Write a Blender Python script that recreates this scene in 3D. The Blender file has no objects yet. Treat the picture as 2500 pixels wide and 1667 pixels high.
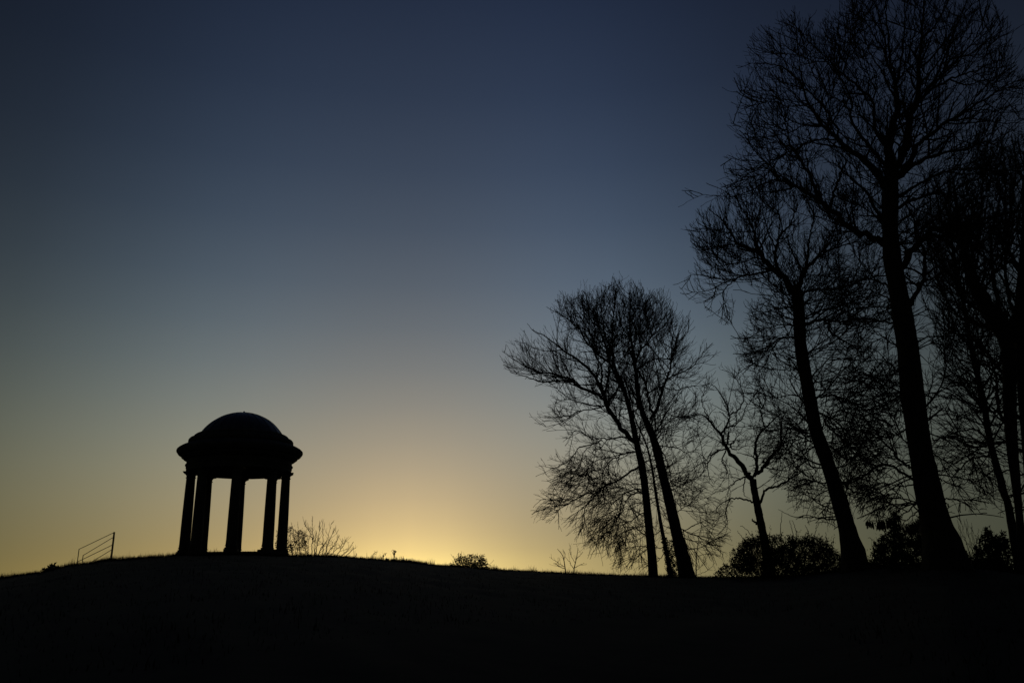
import bpy, math, random
import numpy as np

scene = bpy.context.scene
RNG = np.random.default_rng(7)
random.seed(7)

# ------------------------------------------------------------------ camera
FPX, PITCH, ROLL, EYE = 1944.0, math.radians(17.0), math.radians(1.4), 1.6   # focal length in photo pixels
PW, PH = 2500, 1667
FWD = np.array([0, math.cos(PITCH), math.sin(PITCH)])
_U = np.array([0, -math.sin(PITCH), math.cos(PITCH)])
_R = np.array([1.0, 0, 0])
RIGHT = _R * math.cos(ROLL) - _U * math.sin(ROLL)
UP = _U * math.cos(ROLL) + _R * math.sin(ROLL)
CAM = np.array([0, 0, EYE])
cam_data = bpy.data.cameras.new("camera")
cam = bpy.data.objects.new("camera", cam_data)
scene.collection.objects.link(cam)
cam_data.sensor_fit = 'HORIZONTAL'
cam_data.sensor_width = 36.0
cam_data.lens = FPX / PW * 36.0
cam_data.clip_start = 0.1
cam_data.clip_end = 6000
from mathutils import Matrix
cam.matrix_world = Matrix(((RIGHT[0], UP[0], -FWD[0], CAM[0]), (RIGHT[1], UP[1], -FWD[1], CAM[1]),
                           (RIGHT[2], UP[2], -FWD[2], CAM[2]), (0, 0, 0, 1)))
scene.camera = cam

# ------------------------------------------------------------------ sky (dusk: glow over the set sun, deep blue overhead)
SUN_AZ = math.radians(-7.4)
world = bpy.data.worlds.new("World")
scene.world = world
world.use_nodes = True
wn, wl = world.node_tree.nodes, world.node_tree.links
wn.clear()
SKY_EL = [0, 0.8, 1.6, 2.4, 3.4, 4.5, 6, 8, 10, 12.5, 15, 18, 21, 25, 29, 34, 40, 48, 58, 72, 90]
SKY_AZ = [-180, -90, -65, -50, -40, -32, -26, -20, -15, -11, -8, -5, -2.5, 0, 2.5, 5, 8, 11, 15, 20, 26, 32, 40, 50, 65, 90, 180]
SKY_COL = [[[0.01574, 0.01576, 0.00805], [0.01574, 0.01576, 0.00805], [0.01513, 0.01523, 0.00798], [0.0142, 0.01448, 0.00802], [0.0138, 0.01428, 0.00837], [0.01373, 0.01444, 0.00894], [0.01366, 0.0147, 0.00974], [0.01309, 0.01454, 0.01054], [0.01195, 0.01369, 0.01087], [0.01009, 0.01201, 0.01068], [0.00823, 0.01013, 0.01004], [0.00633, 0.00806, 0.00902], [0.00488, 0.00639, 0.00798], [0.00353, 0.00477, 0.00675], [0.00266, 0.00367, 0.00578], [0.00196, 0.00277, 0.00489], [0.00147, 0.00213, 0.00418], [0.00112, 0.00165, 0.00362], [0.00089, 0.00135, 0.0033], [0.00074, 0.00117, 0.00317], [0.00065, 0.00106, 0.00316]], [[0.0301, 0.02791, 0.01183], [0.0301, 0.02791, 0.01183], [0.02886, 0.02696, 0.0118], [0.02681, 0.02551, 0.01204], [0.02565, 0.02494, 0.0127], [0.02502, 0.02488, 0.01362], [0.02417, 0.02478, 0.0148], [0.02228, 0.02377, 0.01582], [0.0196, 0.02174, 0.01604], [0.01592, 0.01846, 0.01542], [0.01259, 0.01518, 0.01424], [0.00943, 0.01184, 0.01262], [0.00716, 0.00928, 0.01108], [0.00514, 0.00689, 0.00939], [0.00387, 0.00532, 0.00812], [0.00289, 0.00408, 0.007], [0.00221, 0.00319, 0.00614], [0.00172, 0.00255, 0.00552], [0.00142, 0.00215, 0.00521], [0.00122, 0.00191, 0.00517], [0.00109, 0.00177, 0.00527]], [[0.04804, 0.04326, 0.01711], [0.04804, 0.04326, 0.01711], [0.046, 0.04177, 0.01712], [0.04259, 0.03947, 0.01756], [0.04051, 0.03846, 0.01862], [0.03923, 0.0382, 0.02], [0.03751, 0.03776, 0.02173], [0.03408, 0.03583, 0.02313], [0.02959, 0.03242, 0.02332], [0.0237, 0.02723, 0.02225], [0.01853, 0.02219, 0.02042], [0.01375, 0.01717, 0.018], [0.01037, 0.01339, 0.01577], [0.00741, 0.00992, 0.01336], [0.00558, 0.00767, 0.01158], [0.00419, 0.0059, 0.01004], [0.00322, 0.00465, 0.00888], [0.00253, 0.00374, 0.00807], [0.0021, 0.00319, 0.0077], [0.00182, 0.00285, 0.00772], [0.00163, 0.00265, 0.00791]], [[0.0645, 0.05691, 0.02189], [0.0645, 0.05691, 0.02189], [0.06174, 0.05497, 0.02195], [0.0571, 0.05199, 0.02264], [0.05423, 0.05068, 0.02413], [0.05242, 0.05035, 0.02605], [0.04998, 0.04977, 0.02842], [0.04524, 0.0472, 0.03036], [0.03913, 0.04266, 0.03066], [0.03119, 0.03576, 0.02925], [0.02427, 0.02907, 0.02682], [0.01791, 0.02242, 0.02357], [0.01344, 0.01743, 0.02058], [0.00955, 0.01285, 0.01735], [0.00714, 0.00988, 0.01495], [0.00532, 0.00755, 0.01287], [0.00406, 0.0059, 0.01129], [0.00316, 0.00469, 0.01014], [0.00259, 0.00395, 0.00955], [0.00221, 0.00348, 0.00942], [0.00196, 0.00318, 0.00949]], [[0.09154, 0.07809, 0.0291], [0.09154, 0.07809, 0.0291], [0.0876, 0.07549, 0.02931], [0.08096, 0.07156, 0.03054], [0.07684, 0.06998, 0.03292], [0.07423, 0.06975, 0.0359], [0.0707, 0.06923, 0.03962], [0.0639, 0.06596, 0.04278], [0.05513, 0.05979, 0.0435], [0.04377, 0.0502, 0.04168], [0.03389, 0.04079, 0.03821], [0.02481, 0.03134, 0.03346], [0.01844, 0.02422, 0.02902], [0.01292, 0.01765, 0.02416], [0.00953, 0.01339, 0.02051], [0.00696, 0.01003, 0.01729], [0.00519, 0.00765, 0.01478], [0.00392, 0.0059, 0.01282], [0.0031, 0.00477, 0.0116], [0.00255, 0.00402, 0.01093], [0.00218, 0.00353, 0.01055]], [[0.13333, 0.10853, 0.03913], [0.13333, 0.10853, 0.03913], [0.12753, 0.10504, 0.03963], [0.11777, 0.09993, 0.04189], [0.11176, 0.09821, 0.04588], [0.10799, 0.09846, 0.05081], [0.10293, 0.09851, 0.05706], [0.09309, 0.09473, 0.06272], [0.08028, 0.0865, 0.06453], [0.06355, 0.073, 0.06234], [0.04892, 0.05938, 0.05727], [0.03547, 0.04547, 0.04994], [0.02603, 0.03484, 0.04288], [0.01786, 0.02496, 0.03501], [0.01286, 0.01853, 0.02901], [0.0091, 0.01347, 0.02364], [0.00653, 0.00987, 0.01934], [0.00469, 0.00721, 0.01585], [0.00351, 0.00548, 0.01343], [0.00271, 0.0043, 0.01172], [0.00219, 0.00353, 0.01056]], [[0.1982, 0.15395, 0.05391], [0.1982, 0.15395, 0.05391], [0.18929, 0.14898, 0.05483], [0.17427, 0.14183, 0.05861], [0.16503, 0.13972, 0.06503], [0.15931, 0.14063, 0.07295], [0.15184, 0.1416, 0.08321], [0.13739, 0.13735, 0.09296], [0.11848, 0.12634, 0.09677], [0.09361, 0.10729, 0.0943], [0.07173, 0.08747, 0.08686], [0.05154, 0.06681, 0.07549], [0.03735, 0.05081, 0.06424], [0.02511, 0.03583, 0.05148], [0.01765, 0.02604, 0.04165], [0.01209, 0.01834, 0.03278], [0.00834, 0.0129, 0.02566], [0.00568, 0.00891, 0.01982], [0.00401, 0.00635, 0.01568], [0.00289, 0.00461, 0.01263], [0.0022, 0.00353, 0.01057]], [[0.3114, 0.23031, 0.07864], [0.3114, 0.23031, 0.07864], [0.29587, 0.22187, 0.07998], [0.26942, 0.20927, 0.08555], [0.25273, 0.20466, 0.09514], [0.24237, 0.20519, 0.10717], [0.22992, 0.20648, 0.12308], [0.20755, 0.20106, 0.13886], [0.17884, 0.18602, 0.14584], [0.14111, 0.15905, 0.14328], [0.10777, 0.13022, 0.13252], [0.07687, 0.09954, 0.11511], [0.05511, 0.07538, 0.09738], [0.03633, 0.05248, 0.07688], [0.02495, 0.03742, 0.06089], [0.01654, 0.02558, 0.0464], [0.01093, 0.01727, 0.03478], [0.00704, 0.01126, 0.02529], [0.00466, 0.00749, 0.01861], [0.00311, 0.00499, 0.01373], [0.00221, 0.00353, 0.01058]], [[0.44763, 0.32073, 0.10858], [0.44763, 0.32073, 0.10858], [0.42132, 0.30575, 0.10952], [0.3757, 0.2816, 0.11493], [0.34571, 0.26933, 0.12549], [0.32676, 0.26544, 0.13933], [0.30623, 0.26337, 0.15807], [0.27429, 0.25447, 0.17707], [0.23574, 0.23534, 0.18581], [0.18594, 0.20207, 0.18313], [0.14203, 0.1664, 0.17016], [0.10118, 0.12792, 0.14849], [0.07227, 0.09717, 0.12589], [0.04724, 0.06758, 0.0992], [0.03203, 0.04788, 0.07805], [0.02082, 0.03228, 0.05864], [0.01339, 0.02129, 0.04297], [0.0083, 0.01339, 0.03013], [0.00523, 0.00848, 0.02113], [0.0033, 0.00531, 0.01465], [0.00221, 0.00353, 0.0106]], [[0.58734, 0.41592, 0.14082], [0.58734, 0.41592, 0.14082], [0.54715, 0.39138, 0.14019], [0.47616, 0.34946, 0.14257], [0.42744, 0.32372, 0.15066], [0.39561, 0.31043, 0.16258], [0.36329, 0.29996, 0.17933], [0.32019, 0.28391, 0.19638], [0.273, 0.26016, 0.20383], [0.21461, 0.22296, 0.20016], [0.16396, 0.18425, 0.18645], [0.117, 0.14263, 0.16373], [0.08368, 0.10909, 0.13977], [0.05467, 0.0764, 0.11098], [0.03695, 0.05431, 0.08769], [0.02385, 0.03658, 0.06595], [0.01515, 0.02396, 0.04809], [0.00919, 0.01483, 0.03328], [0.00564, 0.00916, 0.02281], [0.00343, 0.00553, 0.01526], [0.00222, 0.00353, 0.01061]], [[0.73571, 0.52251, 0.176], [0.73571, 0.52251, 0.176], [0.68072, 0.48662, 0.17313], [0.58122, 0.42275, 0.17076], [0.50953, 0.37926, 0.17433], [0.46048, 0.35265, 0.18215], [0.41162, 0.3295, 0.1941], [0.35357, 0.30243, 0.20604], [0.29667, 0.27218, 0.21002], [0.23076, 0.23084, 0.20413], [0.17557, 0.19034, 0.18978], [0.1252, 0.14776, 0.1672], [0.08965, 0.1136, 0.14357], [0.05867, 0.08011, 0.11494], [0.03968, 0.05726, 0.09146], [0.02557, 0.03872, 0.06918], [0.01617, 0.02538, 0.05059], [0.00973, 0.01563, 0.03493], [0.00589, 0.00955, 0.02373], [0.0035, 0.00566, 0.01561], [0.00222, 0.00353, 0.01061]], [[0.94856, 0.68264, 0.22668], [0.94856, 0.68264, 0.22668], [0.87438, 0.6304, 0.22046], [0.73522, 0.53369, 0.21077], [0.6286, 0.46239, 0.20716], [0.5517, 0.41434, 0.20843], [0.47535, 0.37061, 0.21284], [0.39289, 0.32569, 0.21687], [0.3211, 0.28493, 0.21543], [0.24491, 0.23694, 0.2058], [0.18452, 0.19374, 0.19006], [0.13099, 0.15014, 0.16742], [0.09373, 0.11572, 0.14432], [0.06142, 0.08207, 0.11637], [0.04158, 0.05897, 0.09323], [0.0268, 0.04006, 0.07098], [0.01691, 0.02631, 0.05212], [0.01012, 0.01619, 0.03602], [0.00607, 0.00982, 0.02437], [0.00356, 0.00575, 0.01585], [0.00222, 0.00353, 0.01062]], [[1.13357, 0.82786, 0.27239], [1.13357, 0.82786, 0.27239], [1.04415, 0.76121, 0.26309], [0.87139, 0.63466, 0.24654], [0.73321, 0.53737, 0.23619], [0.63037, 0.46921, 0.23146], [0.52851, 0.40654, 0.22926], [0.42408, 0.34576, 0.22668], [0.33946, 0.29587, 0.22082], [0.25483, 0.24211, 0.20808], [0.1904, 0.19645, 0.19102], [0.13459, 0.15179, 0.168], [0.0962, 0.11706, 0.14503], [0.06305, 0.08322, 0.11735], [0.04271, 0.05996, 0.09435], [0.02752, 0.04083, 0.07206], [0.01734, 0.02684, 0.05302], [0.01034, 0.01649, 0.03664], [0.00617, 0.00997, 0.02472], [0.00359, 0.00579, 0.01598], [0.00222, 0.00353, 0.01062]], [[1.20569, 0.89134, 0.29619], [1.20569, 0.89134, 0.29619], [1.11084, 0.81844, 0.28518], [0.92544, 0.67876, 0.26493], [0.7748, 0.56998, 0.25109], [0.66159, 0.49306, 0.24342], [0.5497, 0.4224, 0.23822], [0.43694, 0.35522, 0.2329], [0.34763, 0.30183, 0.22534], [0.25995, 0.24587, 0.21145], [0.19396, 0.19919, 0.19385], [0.13711, 0.15392, 0.17052], [0.09806, 0.11879, 0.14733], [0.0643, 0.08455, 0.11933], [0.04356, 0.06095, 0.09598], [0.02804, 0.04149, 0.07329], [0.01764, 0.02725, 0.05385], [0.01048, 0.0167, 0.03711], [0.00622, 0.01006, 0.02494], [0.00361, 0.00582, 0.01605], [0.00222, 0.00353, 0.01062]], [[1.09534, 0.81539, 0.28111], [1.09534, 0.81539, 0.28111], [1.00968, 0.74989, 0.27102], [0.84472, 0.6259, 0.25305], [0.71354, 0.53117, 0.24179], [0.61649, 0.46537, 0.23669], [0.52066, 0.4054, 0.23461], [0.42189, 0.34743, 0.23271], [0.34079, 0.29949, 0.22764], [0.25834, 0.24703, 0.21564], [0.19451, 0.2017, 0.19883], [0.1384, 0.15666, 0.1755], [0.09932, 0.12117, 0.15175], [0.06523, 0.08625, 0.12276], [0.04417, 0.06208, 0.09846], [0.02838, 0.04213, 0.07485], [0.0178, 0.02756, 0.0547], [0.01053, 0.01681, 0.03747], [0.00624, 0.01009, 0.02505], [0.00361, 0.00582, 0.01606], [0.00222, 0.00353, 0.01062]], [[0.88589, 0.6623, 0.24135], [0.88589, 0.6623, 0.24135], [0.81782, 0.61185, 0.2339], [0.69106, 0.51912, 0.222], [0.59545, 0.45183, 0.21705], [0.52777, 0.40761, 0.21792], [0.46139, 0.36852, 0.22285], [0.38886, 0.32884, 0.22851], [0.32362, 0.29191, 0.22889], [0.25168, 0.24663, 0.22097], [0.19254, 0.2042, 0.20585], [0.13848, 0.15989, 0.18262], [0.09988, 0.12397, 0.15795], [0.06572, 0.08812, 0.12729], [0.04446, 0.06319, 0.1015], [0.0285, 0.04264, 0.07655], [0.01781, 0.02772, 0.05547], [0.0105, 0.01681, 0.03766], [0.0062, 0.01005, 0.02502], [0.00359, 0.00579, 0.016], [0.00222, 0.00353, 0.01062]], [[0.66007, 0.49802, 0.19443], [0.66007, 0.49802, 0.19443], [0.61216, 0.46409, 0.19018], [0.5268, 0.40458, 0.18543], [0.46754, 0.36561, 0.18773], [0.42918, 0.3436, 0.19549], [0.39258, 0.32656, 0.20879], [0.34783, 0.30708, 0.22385], [0.30037, 0.28284, 0.23124], [0.24096, 0.24601, 0.22853], [0.18784, 0.2069, 0.21542], [0.13675, 0.16328, 0.19193], [0.09915, 0.12671, 0.16568], [0.06534, 0.0897, 0.13253], [0.04413, 0.0639, 0.10468], [0.02819, 0.04276, 0.07801], [0.01755, 0.02756, 0.05583], [0.01032, 0.01659, 0.03749], [0.0061, 0.00989, 0.02475], [0.00355, 0.00573, 0.01585], [0.00222, 0.00353, 0.01061]], [[0.50682, 0.38965, 0.16123], [0.50682, 0.38965, 0.16123], [0.47364, 0.36696, 0.15928], [0.41661, 0.3292, 0.15947], [0.38029, 0.30799, 0.16661], [0.35952, 0.29965, 0.17898], [0.34066, 0.29634, 0.19802], [0.31315, 0.28986, 0.21981], [0.27765, 0.27411, 0.23231], [0.22761, 0.2431, 0.23335], [0.17973, 0.20637, 0.2215], [0.13191, 0.16338, 0.1975], [0.09597, 0.12656, 0.16982], [0.06328, 0.08909, 0.13467], [0.04269, 0.06303, 0.10535], [0.02722, 0.04186, 0.07764], [0.01693, 0.02681, 0.055], [0.00997, 0.01609, 0.03663], [0.00592, 0.00961, 0.02414], [0.00349, 0.00563, 0.01558], [0.00222, 0.00353, 0.01061]], [[0.36767, 0.29398, 0.13008], [0.36767, 0.29398, 0.13008], [0.34753, 0.28056, 0.12986], [0.31434, 0.26003, 0.13346], [0.29577, 0.25201, 0.14353], [0.2876, 0.25322, 0.1584], [0.28103, 0.25914, 0.18043], [0.26627, 0.26161, 0.20581], [0.24111, 0.25234, 0.22125], [0.20113, 0.2268, 0.22475], [0.16055, 0.19358, 0.21414], [0.11875, 0.15334, 0.19071], [0.08677, 0.11847, 0.16324], [0.05742, 0.08296, 0.12844], [0.03883, 0.05842, 0.0997], [0.02485, 0.03864, 0.07291], [0.01554, 0.02473, 0.05139], [0.00924, 0.01492, 0.03425], [0.00558, 0.00905, 0.0228], [0.00338, 0.00544, 0.01507], [0.00221, 0.00353, 0.0106]], [[0.24179, 0.20592, 0.09921], [0.24179, 0.20592, 0.09921], [0.23099, 0.19865, 0.09957], [0.21423, 0.18888, 0.10368], [0.2068, 0.1879, 0.11308], [0.20569, 0.19312, 0.12639], [0.20589, 0.20222, 0.1459], [0.19978, 0.20834, 0.16849], [0.1841, 0.20347, 0.18254], [0.1561, 0.18449, 0.18643], [0.12617, 0.15819, 0.17809], [0.09444, 0.12565, 0.1588], [0.06971, 0.09726, 0.13601], [0.04669, 0.06831, 0.10716], [0.03196, 0.04832, 0.08341], [0.02076, 0.03225, 0.06139], [0.01324, 0.02094, 0.04379], [0.00809, 0.01295, 0.02982], [0.00506, 0.00813, 0.02051], [0.00321, 0.00515, 0.01424], [0.00221, 0.00353, 0.01058]], [[0.14535, 0.1342, 0.07167], [0.14535, 0.1342, 0.07167], [0.13974, 0.1301, 0.07173], [0.13157, 0.12508, 0.07419], [0.12906, 0.12582, 0.08036], [0.13027, 0.13056, 0.0893], [0.13263, 0.13802, 0.1025], [0.13111, 0.14348, 0.11783], [0.12276, 0.14102, 0.12742], [0.10594, 0.1287, 0.13022], [0.08701, 0.11102, 0.12479], [0.06632, 0.08889, 0.11199], [0.04982, 0.06945, 0.09676], [0.03415, 0.0495, 0.07735], [0.02391, 0.03562, 0.06126], [0.01598, 0.02435, 0.0462], [0.01054, 0.01633, 0.03403], [0.00674, 0.01057, 0.02425], [0.00444, 0.00703, 0.01767], [0.003, 0.00479, 0.0132], [0.0022, 0.00353, 0.01057]], [[0.09361, 0.0928, 0.05414], [0.09361, 0.0928, 0.05414], [0.09022, 0.09, 0.05383], [0.08547, 0.08659, 0.05481], [0.08443, 0.08715, 0.05841], [0.08584, 0.09046, 0.06398], [0.08821, 0.09568, 0.07238], [0.08825, 0.09956, 0.08219], [0.0836, 0.09805, 0.08832], [0.07319, 0.08983, 0.09009], [0.06098, 0.07794, 0.08658], [0.0473, 0.06297, 0.07831], [0.03616, 0.04975, 0.06842], [0.02537, 0.03609, 0.05571], [0.01818, 0.02649, 0.04505], [0.01251, 0.01861, 0.03496], [0.00853, 0.01292, 0.02669], [0.0057, 0.00876, 0.01996], [0.00395, 0.00616, 0.01539], [0.00283, 0.00449, 0.01233], [0.00219, 0.00353, 0.01056]], [[0.06213, 0.06578, 0.04154], [0.06213, 0.06578, 0.04154], [0.05995, 0.06373, 0.04099], [0.05698, 0.06116, 0.041], [0.05651, 0.06139, 0.04289], [0.05773, 0.06356, 0.04622], [0.0597, 0.06706, 0.05142], [0.06027, 0.06965, 0.05754], [0.05764, 0.0686, 0.06134], [0.05109, 0.06301, 0.06238], [0.04314, 0.05495, 0.06009], [0.03401, 0.04479, 0.05478], [0.02644, 0.03579, 0.04842], [0.01898, 0.02643, 0.04019], [0.01392, 0.01981, 0.03322], [0.00986, 0.01431, 0.02655], [0.00696, 0.01028, 0.02103], [0.00485, 0.0073, 0.01651], [0.00352, 0.00542, 0.01347], [0.00267, 0.00422, 0.01155], [0.00218, 0.00353, 0.01055]], [[0.04351, 0.04782, 0.03142], [0.04351, 0.04782, 0.03142], [0.042, 0.04628, 0.03087], [0.03997, 0.04433, 0.03054], [0.0397, 0.04437, 0.03157], [0.04061, 0.04582, 0.03366], [0.04209, 0.04818, 0.03703], [0.04263, 0.04989, 0.04102], [0.04093, 0.04905, 0.04346], [0.03649, 0.04504, 0.04406], [0.03101, 0.03935, 0.04247], [0.02467, 0.03222, 0.03888], [0.01937, 0.02592, 0.03461], [0.0141, 0.01936, 0.02908], [0.0105, 0.0147, 0.0244], [0.00758, 0.01082, 0.01989], [0.00547, 0.00796, 0.01615], [0.00392, 0.00583, 0.0131], [0.00295, 0.00449, 0.01111], [0.00232, 0.00365, 0.00997], [0.00196, 0.00318, 0.00949]], [[0.03305, 0.03666, 0.02412], [0.03305, 0.03666, 0.02412], [0.03191, 0.03547, 0.02367], [0.03035, 0.03393, 0.02333], [0.03012, 0.0339, 0.02403], [0.03078, 0.03492, 0.02552], [0.03186, 0.03661, 0.02793], [0.03221, 0.03777, 0.03078], [0.03089, 0.03702, 0.03249], [0.02751, 0.0339, 0.03283], [0.02339, 0.02958, 0.03161], [0.01864, 0.02423, 0.02895], [0.01467, 0.01952, 0.02583], [0.01074, 0.01464, 0.02183], [0.00805, 0.01119, 0.01843], [0.00586, 0.0083, 0.01518], [0.00427, 0.00618, 0.01248], [0.00311, 0.00459, 0.01029], [0.00237, 0.0036, 0.00889], [0.0019, 0.00299, 0.00815], [0.00163, 0.00265, 0.00791]], [[0.02285, 0.02471, 0.01523], [0.02285, 0.02471, 0.01523], [0.02204, 0.0239, 0.01498], [0.02089, 0.02282, 0.01484], [0.02062, 0.02272, 0.01533], [0.02093, 0.02329, 0.0163], [0.02143, 0.02423, 0.01781], [0.02137, 0.02471, 0.01952], [0.02023, 0.02397, 0.02048], [0.01777, 0.0217, 0.02054], [0.01495, 0.01877, 0.01965], [0.0118, 0.01526, 0.01791], [0.00925, 0.01225, 0.01595], [0.00675, 0.00918, 0.01349], [0.00506, 0.00703, 0.01144], [0.00371, 0.00524, 0.00949], [0.00273, 0.00394, 0.00789], [0.00201, 0.00296, 0.0066], [0.00155, 0.00235, 0.00579], [0.00126, 0.00198, 0.00538], [0.00109, 0.00177, 0.00527]], [[0.01574, 0.01576, 0.00805], [0.01574, 0.01576, 0.00805], [0.01513, 0.01523, 0.00798], [0.0142, 0.01448, 0.00802], [0.0138, 0.01428, 0.00837], [0.01373, 0.01444, 0.00894], [0.01366, 0.0147, 0.00974], [0.01309, 0.01454, 0.01054], [0.01195, 0.01369, 0.01087], [0.01009, 0.01201, 0.01068], [0.00823, 0.01013, 0.01004], [0.00633, 0.00806, 0.00902], [0.00488, 0.00639, 0.00798], [0.00353, 0.00477, 0.00675], [0.00266, 0.00367, 0.00578], [0.00196, 0.00277, 0.00489], [0.00147, 0.00213, 0.00418], [0.00112, 0.00165, 0.00362], [0.00089, 0.00135, 0.0033], [0.00074, 0.00117, 0.00317], [0.00065, 0.00106, 0.00316]]]
def wmath(op, a, b=None):
    n = wn.new('ShaderNodeMath'); n.operation = op
    for i, v in enumerate((a, b)):
        if v is None: continue
        if isinstance(v, (int, float)): n.inputs[i].default_value = v
        else: wl.new(v, n.inputs[i])
    return n.outputs[0]
tc = wn.new('ShaderNodeTexCoord')
rot = wn.new('ShaderNodeVectorRotate'); rot.rotation_type = 'Z_AXIS'
rot.inputs['Angle'].default_value = SUN_AZ                 # turns the sun's bearing onto +Y
wl.new(tc.outputs['Generated'], rot.inputs['Vector'])
sep = wn.new('ShaderNodeSeparateXYZ'); wl.new(rot.outputs[0], sep.inputs[0])
elev = wmath('ARCSINE', wmath('MINIMUM', wmath('MAXIMUM', sep.outputs['Z'], -1.0), 1.0))
elev_n = wmath('MAXIMUM', wmath('DIVIDE', elev, math.pi / 2), 0.0)
azim = wmath('MULTIPLY', wmath('ARCTAN2', sep.outputs['X'], sep.outputs['Y']), 180 / math.pi)
prev = None
for j, a in enumerate(SKY_AZ):
    rp = wn.new('ShaderNodeValToRGB'); cr = rp.color_ramp; cr.interpolation = 'LINEAR'
    while len(cr.elements) < len(SKY_EL): cr.elements.new(0.5)
    for k, e in enumerate(SKY_EL): cr.elements[k].position = e / 90.0 if k else 0.0
    for k, e in enumerate(SKY_EL): cr.elements[k].color = tuple(SKY_COL[j][k]) + (1,)
    wl.new(elev_n, rp.inputs[0])
    if prev is None: prev = rp.outputs[0]
    else:
        mr = wn.new('ShaderNodeMapRange'); mr.clamp = True
        mr.inputs['From Min'].default_value = SKY_AZ[j - 1]; mr.inputs['From Max'].default_value = a
        wl.new(azim, mr.inputs['Value'])
        mx = wn.new('ShaderNodeMix'); mx.data_type = 'RGBA'
        wl.new(mr.outputs[0], mx.inputs['Factor']); wl.new(prev, mx.inputs[6]); wl.new(rp.outputs[0], mx.inputs[7])
        prev = mx.outputs[2]
bg = wn.new('ShaderNodeBackground'); bg.inputs['Strength'].default_value = 1.0
wl.new(prev, bg.inputs['Color'])
wo = wn.new('ShaderNodeOutputWorld'); wl.new(bg.outputs[0], wo.inputs['Surface'])

# the sun has all but set behind the hill
sd = bpy.data.lights.new("sun", 'SUN'); sd.energy = 0.02; sd.angle = math.radians(0.5); sd.color = (1.0, 0.75, 0.5)
sun = bpy.data.objects.new("sun", sd); scene.collection.objects.link(sun)
from mathutils import Vector
_sdir = Vector((math.sin(SUN_AZ) * math.cos(math.radians(0.5)), math.cos(SUN_AZ) * math.cos(math.radians(0.5)), math.sin(math.radians(0.5))))
sun.rotation_euler = _sdir.to_track_quat('Z', 'Y').to_euler()
sun.location = (0, 0, 60)

scene.view_settings.view_transform = 'Standard'
scene.view_settings.look = 'None'
scene.view_settings.exposure = 0.0
scene.view_settings.gamma = 1.0
scene.view_settings.use_curve_mapping = False

# ------------------------------------------------------------------ helpers
COL = scene.collection
def px_ray(x, y):
    d = FWD + RIGHT * ((x - PW / 2) / FPX) + UP * ((PH / 2 - y) / FPX)
    return d / np.linalg.norm(d)
def proj(P):
    d = np.asarray(P, float) - CAM
    z = d @ FWD
    return np.stack([PW / 2 + FPX * (d @ RIGHT) / z, PH / 2 - FPX * (d @ UP) / z], -1)
def at_px(x, y, dist):
    """point on the sight line of a photo pixel, at a horizontal distance from the camera"""
    r = px_ray(x, y)
    return CAM + r * (dist / math.hypot(r[0], r[1]))

def mesh_from(name, V, F, mat, smooth=False):
    """V (n,3); F (m,k) array of equal-sized polygons, or a list of such arrays"""
    me = bpy.data.meshes.new(name)
    V = np.asarray(V, np.float32)
    Fs = F if isinstance(F, list) else [F]
    Fs = [np.asarray(f, np.int32) for f in Fs if len(f)]
    me.vertices.add(len(V)); me.vertices.foreach_set('co', V.ravel())
    nl = sum(f.size for f in Fs); npol = sum(len(f) for f in Fs)
    me.loops.add(nl); me.polygons.add(npol)
    me.loops.foreach_set('vertex_index', np.concatenate([f.ravel() for f in Fs]))
    tot = np.concatenate([np.full(len(f), f.shape[1], np.int32) for f in Fs])
    me.polygons.foreach_set('loop_start', np.concatenate([[0], np.cumsum(tot)[:-1]]).astype(np.int32))
    me.polygons.foreach_set('use_smooth', np.full(npol, smooth, bool))
    me.update(calc_edges=True)
    me.materials.append(mat)
    return me
def link(name, me, parent=None, kind=None):
    o = bpy.data.objects.new(name, me); COL.objects.link(o)
    if parent is not None: o.parent = parent
    if kind: o['kind'] = kind
    return o
def thing(name, label, cat, loc, group=None):
    o = bpy.data.objects.new(name, None); COL.objects.link(o)
    o.location = tuple(loc); o.empty_display_size = 0.3
    o['label'] = label; o['category'] = cat
    if group: o['group'] = group
    return o

def tubes(P, R, sides):
    """P (n,k,3), R (n,k) -> verts, quads"""
    n, k, _ = P.shape
    T = np.empty_like(P)
    T[:, 1:-1] = P[:, 2:] - P[:, :-2]; T[:, 0] = P[:, 1] - P[:, 0]; T[:, -1] = P[:, -1] - P[:, -2]
    T /= np.linalg.norm(T, axis=2, keepdims=True) + 1e-9
    mean = P[:, -1] - P[:, 0]; mean /= np.linalg.norm(mean, axis=1, keepdims=True) + 1e-9
    ref = np.where(np.abs(mean[:, 2:3]) > 0.75, np.array([[1.0, 0.13, 0]]), np.array([[0.1, 0, 1.0]]))
    A = np.cross(T, ref[:, None, :]); A /= np.linalg.norm(A, axis=2, keepdims=True) + 1e-9
    B = np.cross(T, A)
    th = np.arange(sides) * 2 * np.pi / sides
    V = P[:, :, None, :] + R[:, :, None, None] * (np.cos(th)[None, None, :, None] * A[:, :, None, :] + np.sin(th)[None, None, :, None] * B[:, :, None, :])
    base = (np.arange(n)[:, None, None] * k + np.arange(k - 1)[None, :, None]) * sides
    s = np.arange(sides)[None, None, :]; s2 = (s + 1) % sides
    F = np.stack([base + s, base + s2, base + sides + s2, base + sides + s], -1).reshape(-1, 4)
    return V.reshape(-1, 3), F
def join(parts):
    Vs, Fs, off = [], [], 0
    for V, F in parts:
        Vs.append(V); Fs.append(F + off); off += len(V)
    return np.concatenate(Vs), np.concatenate(Fs)
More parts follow.
